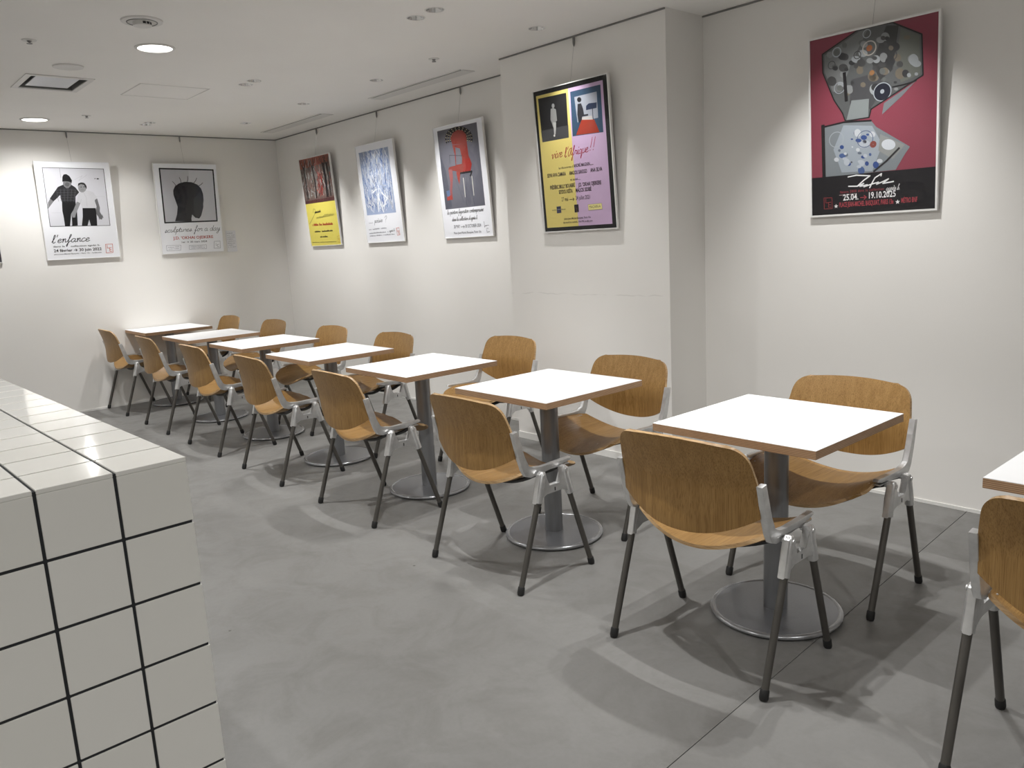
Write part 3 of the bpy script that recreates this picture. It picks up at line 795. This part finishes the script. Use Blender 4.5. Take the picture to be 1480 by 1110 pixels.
# --- painting over yellow (long wall)
p = Print([(52, 125), (388, 68), (512, 1030), (205, 1040)])
p.raw([(-PW/2, 0), (PW/2, 0), (PW/2, PH), (-PW/2, PH)], ink(226, 212, 100))
yb = p.uv((290, 600))[1]
p.raw([(-PW/2, yb), (PW/2, yb), (PW/2, PH), (-PW/2, PH)], ink(110, 94, 88))
p.raw([(-PW/2, PH-.10), (PW/2, PH-.075), (PW/2, PH), (-PW/2, PH)], ink(152, 84, 66))
rnd = random.Random(5); hy = PH-yb
p.crowd(9)
for k in range(230):
    x = rnd.uniform(-.29, .29); y = yb + hy*rnd.uniform(.1, .86); a = rnd.gauss(PI/2, .55); L = rnd.uniform(.02, .075)
    c = rnd.choice([(136, 142, 138), (164, 166, 162), (112, 118, 118), (56, 48, 48), (46, 42, 44), (128, 84, 78)] + ([(176, 70, 60)] if .0 < x < .12 or x > .24 else [(184, 190, 186)]))
    p.line([(x, y), (max(-.3, min(.3, x+L*math.cos(a)*.6)), min(PH-.02, y+L*math.sin(a)))], rnd.uniform(.004, .009), ink(*c), raw=True)
for k in range(60):
    x = rnd.uniform(.02, .12); y = yb+hy*rnd.uniform(.12, .62); p.line([(x, y), (x+rnd.uniform(-.03, .03), y+rnd.uniform(.01, .05))], .008, ink(*rnd.choice([(150, 62, 54), (122, 48, 44), (96, 40, 40)])), raw=True)
p.crowd(0)
for x0, w in ((-.23, .018), (-.05, .022), (.17, .04), (.235, .02)):
    p.line([(x0, yb+.05), (x0+.01, yb+hy*.5), (x0-.005, yb+hy*.8)], w, ink(34, 28, 32), raw=True)
    for q in (-.06, -.025, .03, .07): p.line([(x0, yb+hy*.72), (x0+q*.6, yb+hy*.86), (x0+q, yb+hy*.97)], .009, ink(44, 34, 36), raw=True)
p.raw([(-PW/2, yb), (PW/2, yb), (PW/2, yb+.035), (-PW/2, yb+.03)], ink(84, 48, 48))
for k in range(26): p.line([(-.3+k*.023, yb+.005), (-.29+k*.023, yb+.05)], .005, ink(*rnd.choice([(104, 62, 58), (70, 42, 44)])), raw=True)
dkb = ink(52, 48, 34)
p.line([(182, 820), (225, 740), (245, 690), (225, 665), (218, 705)], .003, dkb, True)
p.squiggle((235, 712), (298, 700), .016, .0032, dkb, 3); p.squiggle((255, 768), (435, 738), .020, .0034, dkb, 4)
p.bars((215, 838), (428, 832), .025, ink(178, 62, 40), 8, .12)
p.bars((238, 902), (298, 900), .016, dkb, 9, .12); p.bars((314, 900), (422, 894), .016, dkb, 10, .12); p.bars((295, 954), (382, 950), .016, dkb, 11, .12)
p.bars((215, 1004), (460, 1000), .008, ink(110, 100, 50), 12)
p.stamp([(468, 945), (492, 938), (500, 1005), (480, 1008)], ink(206, 160, 60))
poster('long', 7.25, 'yellow poster topped by a dark reddish painting of trees', p, .006)

# --- blue and white brushwork (long wall)
p = Print([(32, 115), (405, 42), (510, 1010), (155, 1020)])
p.raw([(-PW/2, 0), (PW/2, 0), (PW/2, PH), (-PW/2, PH)], ink(246, 247, 252))
q = [p.uv(c) for c in ((68, 180), (358, 128), (428, 745), (155, 770))]
x0 = (q[0][0]+q[3][0])/2; x1 = (q[1][0]+q[2][0])/2; y1 = (q[0][1]+q[1][1])/2; y0 = (q[2][1]+q[3][1])/2
p.raw([(x0, y0), (x1, y0), (x1, y1), (x0, y1)], ink(164, 178, 208))
rnd = random.Random(11)
p.crowd(9)
for k in range(420):
    x = rnd.uniform(x0+.015, x1-.015); t = rnd.random(); y = y0+.02+(y1-y0-.07)*t
    a = rnd.gauss(PI/2, .5); L = rnd.uniform(.03, .085) if rnd.random() < .7 else rnd.uniform(.08, .13)
    c = rnd.choice([(236, 239, 246), (222, 228, 238), (182, 192, 212), (96, 122, 178), (128, 146, 186), (246, 248, 252), (196, 198, 204)])
    if t < .35 and rnd.random() < .4: c = rnd.choice([(60, 92, 168), (240, 242, 246), (240, 242, 246)])
    xe = max(x0, min(x1, x+L*math.cos(a)*.8)); ye = min(y1, y+L*math.sin(a))
    p.line([(x, y), ((x+xe)/2+rnd.uniform(-.008, .008), (y+ye)/2), (xe, ye)], rnd.uniform(.004, .009), ink(*c), True, raw=True)
p.crowd(0)
for a, b_ in (((262, 520), (262, 735)), ((262, 600), (310, 740)), ((290, 560), (350, 620)), ((205, 560), (240, 530)), ((350, 600), (310, 690))): p.line([a, b_], .012, ink(242, 244, 248), True)
p.line([(168, 840), (205, 836)], .002, ink(70, 70, 80)); p.script('poésie', (220, 838), (298, 830), .020, .0028, ink(50, 50, 62), .3); p.script('?', (318, 835), (345, 832), .024, .0028, ink(50, 50, 62))
for a, b_, s in (((168, 902), (338, 890), 1), ((172, 936), (352, 925), 2), ((176, 960), (412, 948), 3)): p.bars(a, b_, .010, ink(104, 104, 116), s)
p.script('agnès b.', (360, 924), (414, 916), .011, .0022, ink(40, 40, 50))
p.stamp([(426, 892), (452, 886), (462, 950), (438, 956)], ORANGE, .0035)
poster('long', 6.155, 'white poster with a painting of tangled blue and white strokes', p, .005)

# --- red figure on grey (long wall)
p = Print([(30, 132), (462, 38), (548, 1025), (145, 1058)])
p.raw([(-PW/2, 0), (PW/2, 0), (PW/2, PH), (-PW/2, PH)], ink(246, 247, 252))
p.poly([(72, 160), (415, 85), (480, 782), (150, 822)], ink(104, 104, 114))
p.poly([(100, 360), (150, 500), (205, 800), (152, 820), (108, 480)], ink(84, 86, 98))
for k in range(3):
    pts = [(262+math.cos(a)*(74+k*19), 226-math.sin(a)*(62+k*17)) for a in np.linspace(-.25, PI+.35, 26)]
    p.line(pts, .017, ink(26, 24, 28), True)
    p.crowd(1)
    for x, y in pts[::2]: p.ell((x, y), 3.4, 4.4, ink(232, 222, 184), 6)
    p.crowd(0)
RD = ink(134, 54, 46)
p.poly([(205, 275), (190, 220), (210, 175), (250, 150), (295, 155), (325, 190), (332, 270)], RD)
p.poly([(205, 280), (332, 268), (345, 370), (372, 440), (362, 500), (330, 520), (270, 515), (225, 500), (190, 500), (172, 490), (178, 470), (235, 455), (226, 360)], RD)
p.poly([(232, 300), (270, 310), (290, 395), (288, 440), (240, 450)], ink(104, 104, 112))
p.poly([(300, 400), (355, 392), (370, 450), (355, 500), (300, 505)], ink(146, 46, 40))
p.poly([(172, 490), (205, 490), (212, 560), (205, 660), (212, 738), (165, 745), (185, 690), (190, 600)], ink(148, 84, 84))
p.poly([(240, 510), (275, 510), (268, 615), (252, 570)], ink(150, 60, 52))
p.poly([(160, 705), (200, 700), (212, 738), (165, 748)], ink(166, 62, 52)); p.poly([(155, 670), (185, 660), (190, 705), (165, 720)], ink(90, 112, 150))
p.line([(290, 372), (182, 368), (186, 440)], .005, ink(66, 66, 74)); p.line([(275, 520), (372, 505), (360, 540)], .014, ink(36, 36, 38))
for a, b_ in (((300, 560), (316, 715)), ((372, 545), (388, 700))): p.line([a, b_], .009, ink(196, 196, 188))
for a, b_ in (((235, 570), (305, 760)), ((330, 540), (325, 780)), ((352, 560), (392, 775))): p.line([a, b_], .003, ink(70, 72, 90))
p.script('la peinture figurative', (165, 862), (342, 842), .017, .0022, ink(34, 34, 38)); p.script('contemporaine', (350, 842), (466, 828), .017, .0022, ink(34, 34, 38))
p.script("dans la collection d'agnès b.", (205, 915), (418, 892), .014, .0021, ink(34, 34, 38))
p.text('20 MAY', (222, 972), (272, 968), .022, ink(100, 100, 108)); p.arrow((280, 960), (308, 956), .003, ink(40, 40, 44)); p.text('30 OCTOBER 2024', (316, 966), (446, 952), .022, ink(100, 100, 108))
p.text('Place Jean-Michel Basquiat, Paris 13e', (222, 1020), (446, 998), .015, ink(96, 96, 104))
for pts in ([(468, 912), (476, 962)], [(472, 950), (490, 946)], [(480, 944), (508, 940)], [(488, 966), (504, 964)], [(490, 975), (494, 996), (514, 990)]): p.line(pts, .0026, ink(60, 60, 66))
poster('long', 4.962, 'white poster with a red seated figure on a grey ground', p, .005)

# --- yellow and lilac sheet in black mat (pillar)
p = Print([(120, 168), (550, 60), (592, 945), (178, 975)])
p.raw([(-PW/2, 0), (PW/2, 0), (PW/2, PH), (-PW/2, PH)], ink(24, 24, 26))
q = [p.uv(c) for c in ((138, 195), (522, 103), (560, 918), (193, 948))]; xm = sum(p.uv(c)[0] for c in ((328, 150), (365, 935)))/2
x0 = (q[0][0]+q[3][0])/2; x1 = (q[1][0]+q[2][0])/2; y1 = (q[0][1]+q[1][1])/2; y0 = (q[2][1]+q[3][1])/2
p.raw([(x0, y0), (xm, y0), (xm, y1), (x0, y1)], ink(228, 210, 124)); p.raw([(xm, y0), (x1, y0), (x1, y1), (xm, y1)], ink(206, 178, 210))
p.poly([(150, 210), (312, 175), (323, 432), (172, 460)], ink(36, 36, 38)); p.poly([(165, 395), (321, 360), (323, 432), (172, 460)], ink(70, 70, 72))
p.ell((236, 250), 8, 13, ink(150, 150, 150)); p.poly([(222, 268), (236, 262), (252, 270), (258, 335), (250, 340), (252, 372), (247, 415), (241, 418), (240, 380), (234, 372), (226, 345), (220, 330)], ink(140, 140, 138))
p.poly([(234, 345), (252, 345), (248, 412), (240, 420), (238, 380)], ink(176, 176, 172)); p.ell((241, 421), 5, 6, ink(206, 206, 200))
p.poly([(335, 170), (508, 128), (520, 400), (345, 425)], ink(56, 80, 104)); p.poly([(358, 200), (486, 168), (492, 318), (374, 345)], ink(164, 168, 178))
p.ell((386, 215), 12, 15, ink(34, 34, 38)); p.poly([(376, 240), (396, 235), (408, 270), (412, 300), (435, 296), (436, 306), (402, 312), (398, 345), (380, 345), (374, 300)], ink(46, 46, 52))
p.poly([(425, 250), (440, 236), (485, 230), (484, 262), (424, 275)], ink(44, 54, 78)); p.line([(460, 260), (464, 340)], .005, ink(38, 42, 56))
p.poly([(400, 318), (455, 305), (462, 330), (400, 335)], ink(196, 192, 188)); p.poly([(398, 330), (470, 328), (498, 400), (365, 418)], ink(168, 62, 44))
for k in range(4): p.line([(392-k*7, 345+k*18), (475+k*6, 340+k*16)], .002, ink(160, 52, 36))
RI = ink(186, 44, 66)
p.script('vive', (222, 556), (285, 540), .026, .0036, RI); p.script("l'Afrique", (296, 545), (432, 512), .026, .0036, RI); p.script('!!', (438, 506), (472, 500), .028, .0036, RI)
K = ink(52, 40, 48)
p.text("les découvertes d'", (263, 613), (346, 602), .012, K, .0); p.text('ANDRÉ MAGNIN.......', (348, 601), (460, 586), .016, K, .02)
p.text('SEYNI AWA CAMARA', (198, 661), (303, 648), .019, K, .025); p.text('AMADOU SANOGO', (322, 645), (424, 632), .019, K, .025); p.text('ANA SILVA', (443, 628), (510, 618), .019, K, .025)
p.text('et aussi.....', (328, 678), (385, 670), .012, K, .01)
p.text('FRÉDÉRIC BRULY BOUABRÉ', (213, 729), (353, 712), .019, K, .025); p.text("J.D. 'OKHAI OJEIKERE", (372, 711), (503, 696), .019, K, .025)
p.text('SEYDOU KEÏTA', (262, 754), (340, 744), .019, K, .025); p.text('MALICK SIDIBÉ', (358, 743), (447, 733), .019, K, .025)
p.text('27 mai', (277, 796), (314, 791), .021, K); p.arrow((322, 785), (348, 782), .0028, K); p.text('24 juillet 2021', (357, 787), (437, 779), .021, K)
p.poly([(247, 826), (271, 823), (274, 860), (249, 864)], ink(64, 66, 88)); p.bars((222, 849), (246, 847), .006, K, 2); p.bars((275, 843), (298, 841), .006, K, 5); p.line([(252, 842), (270, 840)], .003, ink(150, 152, 170))
p.poly([(347, 814), (371, 811), (374, 854), (350, 858)], ink(38, 30, 38)); p.line([(355, 822), (356, 834), (364, 833)], .002, ink(120, 90, 70)); p.line([(368, 838), (360, 839), (361, 850), (369, 849)], .002, ink(120, 90, 70))
p.poly([(426, 812), (503, 804), (506, 836), (428, 844)], ink(232, 222, 150)); p.text('MAGNIN-A', (434, 834), (497, 827), .014, ink(92, 88, 60)); p.frame([(426, 812), (503, 804), (506, 836), (428, 844)], .0012, ink(150, 140, 90))
p.text('place Jean-Michel Basquiat, Paris 13e', (290, 899), (440, 888), .010, K, .01); p.text('du mardi au samedi, 11h-19h, la-fab.com', (285, 920), (450, 908), .010, K, .01)
poster('pillar', 3.437, 'poster split yellow and lilac inside a black mat, on the wall pillar', p, .006)

# --- crimson sheet with grey angular shapes (long wall, near)
Cn = [(93, 193), (735, 35), (720, 1008), (95, 1055)]
p = Print(Cn)
p.raw([(-PW/2, 0), (PW/2, 0), (PW/2, PH), (-PW/2, PH)], ink(134, 62, 76))
G1, G2, G3, G4 = ink(112, 114, 114), ink(86, 88, 88), ink(58, 58, 58), ink(158, 164, 170)
upper = [(160, 262), (345, 135), (500, 105), (642, 158), (648, 352), (560, 410), (470, 470), (395, 520), (385, 560), (270, 580), (255, 540), (215, 480), (162, 350)]
p.poly(upper, G2)
rnd = random.Random(21)
p.poly([(170, 268), (340, 150), (380, 140), (300, 300), (250, 440), (210, 440), (170, 345)], G1)
p.poly([(470, 120), (530, 118), (500, 330), (440, 380), (400, 300)], G3); p.poly([(540, 130), (630, 165), (636, 345), (540, 390), (520, 260)], ink(98, 100, 94))
p.poly([(300, 380), (400, 350), (470, 400), (390, 520), (290, 500)], ink(70, 70, 72)); p.poly([(300, 480), (385, 470), (380, 560), (275, 575)], ink(128, 134, 134))
p.crowd(9)
for k in range(90):
    c = (rnd.uniform(190, 620), rnd.uniform(170, 440)); r = rnd.uniform(6, 24)
    if not all(inside((c[0]+r*1.1*math.cos(t), c[1]+r*1.3*math.sin(t)), upper) for t in (0, .8, 1.6, 2.4, 3.1, 3.9, 4.7, 5.5)): continue
    p.ell(c, r, r*rnd.uniform(.6, 1.2), ink(*rnd.choice([(68, 68, 68), (128, 130, 130), (96, 98, 96), (52, 52, 54), (146, 150, 152), (108, 100, 88)])), 14)
p.crowd(0)
for c, r, w, m in (((230, 250), 22, .22, G4), ((376, 160), 20, .2, G4), ((388, 228), 34, .16, ink(170, 164, 156)), ((388, 228), 14, .9, ink(150, 92, 58)), ((205, 312), 18, .15, G3), ((500, 262), 22, .16, G3), ((450, 436), 42, .86, ink(30, 32, 44)), ((450, 436), 44, .1, G4), ((450, 434), 10, .9, G4), ((242, 420), 26, .1, G4), ((400, 345), 12, .9, ink(140, 100, 64)), ((330, 262), 18, .2, G3)):
    p.ring(c, r, w, m)
p.line(upper + [upper[0]], .006, ink(34, 32, 34)); p.line([(266, 350), (275, 480)], .016, ink(34, 32, 34)); p.line([(500, 412), (560, 398), (615, 380)], .006, ink(34, 32, 34))
p.poly([(448, 545), (458, 490), (530, 440), (612, 382), (540, 460)], ink(116, 120, 124))
lower = [(158, 615), (262, 585), (395, 575), (420, 605), (585, 698), (560, 735), (515, 812), (155, 858)]
p.poly(lower, ink(122, 128, 132)); p.poly([(260, 600), (400, 600), (450, 690), (400, 820), (250, 830), (210, 720)], ink(150, 158, 166)); p.poly([(440, 640), (560, 690), (500, 760), (430, 720)], ink(138, 140, 138))
p.crowd(9)
for k in range(34):
    c = (rnd.uniform(220, 440), rnd.uniform(630, 820)); r = rnd.uniform(4, 18)
    p.ell(c, r, r*rnd.uniform(.6, 1.2), ink(*rnd.choice([(72, 92, 136), (172, 178, 186), (96, 104, 116), (60, 62, 72), (188, 192, 196), (52, 74, 128)])), 12)
p.crowd(0)
p.ring((365, 665), 40, .07, ink(60, 74, 112)); p.ring((225, 670), 36, .1, G4); p.ring((405, 690), 16, .9, ink(126, 66, 60)); p.ell((480, 690), 34, 26, ink(196, 200, 206))
p.line([(160, 605), (163, 852)], .018, ink(34, 32, 34)); p.line([(158, 612), (262, 585), (395, 575)], .008, ink(34, 32, 34)); p.line([(408, 822), (470, 770), (532, 706)], .009, ink(40, 38, 40))
p.raw([p.uv((93, 862)), p.uv((712, 793)), (PW/2, 0), (-PW/2, 0)], ink(26, 24, 28))
z7 = lambda x, y: ((x/7.4+20)*3.3625, (y/7.4+230)*3.3625)
Wt, R7 = ink(236, 236, 236), ink(178, 70, 80)
for pts in ([(470, 172), (560, 152), (708, 155), (640, 205), (570, 270), (475, 273)], [(570, 270), (640, 238), (598, 272), (680, 252), (640, 276), (722, 246), (762, 175), (832, 130), (826, 155)], [(704, 285), (722, 246), (800, 222), (778, 246), (850, 214), (908, 184), (846, 236), (962, 212)]):
    p.line([z7(*q) for q in pts], .0058, Wt, False)
p.text('futura 2000 dans la collection', z7(385, 352), z7(856, 306), .011, R7, 0, True); p.script('agnès b.', z7(880, 312), z7(1030, 296), .012, .003, Wt)
p.line([z7(375, 372), z7(556, 352)], .002, ink(196, 176, 172))
p.text('25.04.', z7(415, 428), z7(580, 412), .025, Wt, .02); p.arrow(z7(602, 394), z7(668, 386), .003, R7); p.text('19.10.2025', z7(695, 402), z7(986, 372), .025, Wt, .02)
p.star(z7(338, 492), 24/7.4*3.3625, Wt); p.star(z7(1006, 433), 27/7.4*3.3625, Wt)
p.text('PLACE JEAN-MICHEL BASQUIAT, PARIS 13e', z7(373, 502), z7(960, 452), .020, R7, .015); p.text('MÉTRO BNF', z7(1046, 444), z7(1220, 426), .020, R7, .015)
p.stamp([z7(208, 404), z7(294, 400), z7(296, 518), z7(210, 524)], ink(140, 52, 56), .0028)
poster('long', 1.80, 'crimson and black poster with grey angular painted shapes', p, .009)

# --- small white caption card beside the profile poster
card = empty('caption_card', (X_END-.002, -3.362, 1.41))
tag(card, 'small white caption card on the wall beside the dark profile poster', 'wall label')
box('card', (-.002, -.052, 0), (0, .052, .215), plain('white_card', srgb(226, 226, 230), .5), card)
pr = Print(); KK = ink(150, 150, 156)
for k in range(8): pr.bars((-.04/PW+.5, 1-(.185-.02*k)/PH), ((.02 if k % 3 == 0 else .04)/PW+.5, 1-(.185-.02*k)/PH), .007, KK, k)
po = pr.obj('print', card, 0); po.matrix_local = Matrix(((0, 0, -1, -.0025), (-1, 0, 0, 0), (0, 1, 0, 0), (0, 0, 0, 1)))

# ------------------------------------------------------------------ ceiling fittings
def make_spot():
    s = empty('recessed_spotlight')
    bm = bmesh.new(); add_lathe(bm, [(.0435, .001), (.0435, -.001), (.046, -.0025), (.050, -.0015), (.051, .0)], 36)
    from_bm('trim_ring', bm, M_WHITEPL, s, True, 60)
    bm = bmesh.new(); add_lathe(bm, [(.0435, -.001), (.040, .012), (.030, .045)], 30)
    from_bm('reflector', bm, M_REFL, s, True, 60)
    bm = bmesh.new(); add_lathe(bm, [(.030, .045), (.030, .07), (0, .07)], 24); add_box(bm, (-.03, -.002, .02), (.03, .002, .026))
    from_bm('lamp_housing', bm, M_DARK, s)
    bm = bmesh.new(); add_lathe(bm, [(.014, .058), (0, .055)], 16); from_bm('lamp', bm, M_LED, s)
    return s
sp0 = make_spot(); first = True
NAMES = {2: 'pair nearest the pillar', 3: 'pair above the third table', 4: 'pair by the end wall'}
lst = [((x, TWIN_Y[i]), 'recessed spotlight of the %s, %s' % (NAMES[i], 'nearer the end wall' if k else 'farther from the end wall')) for i in (2, 3, 4) for k, x in enumerate(TWINS[i])]
lst += [((3.434, -3.316), 'small single recessed ceiling spotlight in front of the yellow and lilac poster'),
        (WALL_SPOTS[2], 'small single recessed ceiling spotlight in front of the red figure poster'),
        (WALL_SPOTS[3], 'small single recessed ceiling spotlight in front of the blue and white poster'),
        (WALL_SPOTS[4], 'small single recessed ceiling spotlight in front of the yellow tree-painting poster')]
for (x, y), lab in lst:
    s = sp0 if first else copy_tree(sp0); first = False
    s.location = (x, y, CEIL); s.rotation_euler = (0, 0, .4); tag(s, lab, 'spotlight', 'recessed ceiling spotlights')
def make_down():
    d = empty('round_downlight')
    bm = bmesh.new(); add_lathe(bm, [(.090, -.001), (.092, -.007), (.098, -.008), (.106, -.004), (.108, 0)], 48); from_bm('trim_ring', bm, M_WHITEPL, d, True, 60)
    bm = bmesh.new(); add_lathe(bm, [(.092, -.003), (.06, -.0055), (0, -.006)], 48); from_bm('diffuser', bm, M_GLOW, d, True, 60)
    return d
d0 = make_down(); d0.location = (*downs_in_view[0], CEIL); tag(d0, 'lit round ceiling downlight near the end wall', 'downlight', 'lit round downlights')
d1 = copy_tree(d0); d1.location = (*downs_in_view[1], CEIL); tag(d1, 'lit round ceiling downlight beside the slotted ceiling speaker', 'downlight', 'lit round downlights')
# air outlet with recessed square panel
x0, x1, y0, y1 = VENT
v = tag(empty('air_vent', ((x0+x1)/2, (y0+y1)/2, CEIL)), 'square recessed air vent with a pale metal panel in the ceiling', 'air vent')
hx, hy = (x1-x0)/2, (y1-y0)/2
bm = bmesh.new()
for (a, b_, c, d) in ((-hx, -hy, hx, -hy+.035), (-hx, hy-.035, hx, hy), (-hx, -hy+.035, -hx+.035, hy-.035), (hx-.035, -hy+.035, hx, hy-.035)): add_box(bm, (a, b_, -.006), (c, d, 0))
from_bm('frame', bm, M_WHITEPL, v)
bm = bmesh.new(); e = .035
for (a, b_, c, d) in ((-hx+e-.004, -hy+e-.004, hx-e+.004, -hy+e), (-hx+e-.004, hy-e, hx-e+.004, hy-e+.004), (-hx+e-.004, -hy+e, -hx+e, hy-e), (hx-e, -hy+e, hx-e+.004, hy-e)): add_box(bm, (a, b_, .001), (c, d, .09))
from_bm('throat', bm, M_VENTD, v)
box('back_plate', (-hx+e, -hy+e, .088), (hx-e, hy-e, .092), M_DARK, v)
box('panel', (-hx+.072, -hy+.072, .004), (hx-.072, hy-.072, .010), M_VENT, v)
# inspection hatch
hatch = tag(empty('inspection_hatch', (6.045, -2.13, CEIL)), 'flush white inspection hatch in the ceiling beside the air vent', 'hatch')
box('hatch_panel', (-.218, -.228, -.002), (.218, .228, 0), M_CEIL, hatch)
bm = bmesh.new()
for (a, b_, c, d) in ((-.226, -.236, .226, -.232), (-.226, .232, .226, .236), (-.226, -.232, -.222, .232), (.222, -.232, .226, .232)): add_box(bm, (a, b_, -.003), (c, d, 0))
from_bm('hatch_frame', bm, M_WHITEPL, hatch)
# loudspeaker / detector discs
def disc(name, loc, r, lab, cat, slots):
    d = tag(empty(name, (*loc, CEIL)), lab, cat)
    bm = bmesh.new(); add_lathe(bm, [(r, 0), (r*.98, -.007), (r*.80, -.010), (r*.74, -.008), (0, -.008)], 48); from_bm('cover', bm, M_WHITEPL, d, True, 40)
    if slots:
        bm = bmesh.new(); add_lathe(bm, [(r*.74, -.0082), (r*.73, -.011), (r*.70, -.011), (r*.69, -.0082)], 48); from_bm('seam', bm, M_VENTD, d, True, 50)
        bm = bmesh.new(); add_lathe(bm, [(r*.46, -.008), (r*.44, -.026), (r*.2, -.030), (0, -.030)], 40); from_bm('dome', bm, M_WHITEPL, d, True, 50)
        for k in range(3):
            a0 = 2.9+k*.42; bm = bmesh.new()
            for q in range(4):
                a = a0+q*.08; c, s_ = math.cos(a), math.sin(a); c2, s2 = math.cos(a+.08), math.sin(a+.08); R = r*.463
                bm.faces.new([bm.verts.new((R*c, R*s_, -.022)), bm.verts.new((R*c2, R*s2, -.022)), bm.verts.new((R*c2, R*s2, -.011)), bm.verts.new((R*c, R*s_, -.011))])
            from_bm('slot', bm, M_DARK, d)
    return d
disc('ceiling_speaker', (4.315, -1.451), .098, 'round ceiling detector with dark slots beside a lit downlight', 'detector', True)
disc('ceiling_cover', (5.50, -1.385), .085, 'plain round white cover disc in the ceiling by the air vent', 'cover', False)
def sprinkler(loc, lab):
    s = tag(empty('ceiling_sprinkler', (*loc, CEIL)), lab, 'sprinkler', 'ceiling sprinklers')
    bm = bmesh.new(); add_lathe(bm, [(.036, 0), (.035, -.003), (.018, -.004), (0, -.004)], 28); from_bm('escutcheon', bm, M_WHITEPL, s, True, 40)
    bm = bmesh.new(); add_lathe(bm, [(.012, -.004), (.010, -.008), (.006, -.011), (0, -.011)], 16); add_box(bm, (-.011, -.0015, -.018), (-.008, .0015, -.006)); add_box(bm, (.008, -.0015, -.018), (.011, .0015, -.006))
    from_bm('head', bm, M_RAIL, s)
    bm = bmesh.new(); add_lathe(bm, [(0, -.017), (.014, -.017), (.014, -.019), (0, -.019)], 20); from_bm('deflector', bm, M_RAIL, s)
sprinkler((4.953, -1.078), 'small metal ceiling sprinkler between the detector disc and the counter')
sprinkler((7.261, -1.911), 'small metal ceiling sprinkler near the end wall downlight')
sprinkler((4.319, -3.24), 'small metal ceiling sprinkler beside the linear air slot by the pillar')
def slotdiff(x0, x1, lab):
    s = tag(empty('linear_air_slot', ((x0+x1)/2, -3.655, CEIL)), lab, 'air vent', 'linear ceiling air slots')
    L = (x1-x0)/2
    box('cover_strip', (-L, -.062, -.004), (L, .043, 0), M_WHITEPL, s)
    box('slot', (-L+.02, .044, -.003), (L-.05, .060, -.0005), M_VENTD, s)
    box('edge_strip', (-L, .061, -.004), (L, .070, 0), M_WHITEPL, s)
slotdiff(4.49, 5.69, 'long narrow air slot in the ceiling next to the pillar')
slotdiff(6.48, 7.70, 'long narrow air slot in the ceiling next to the end wall')
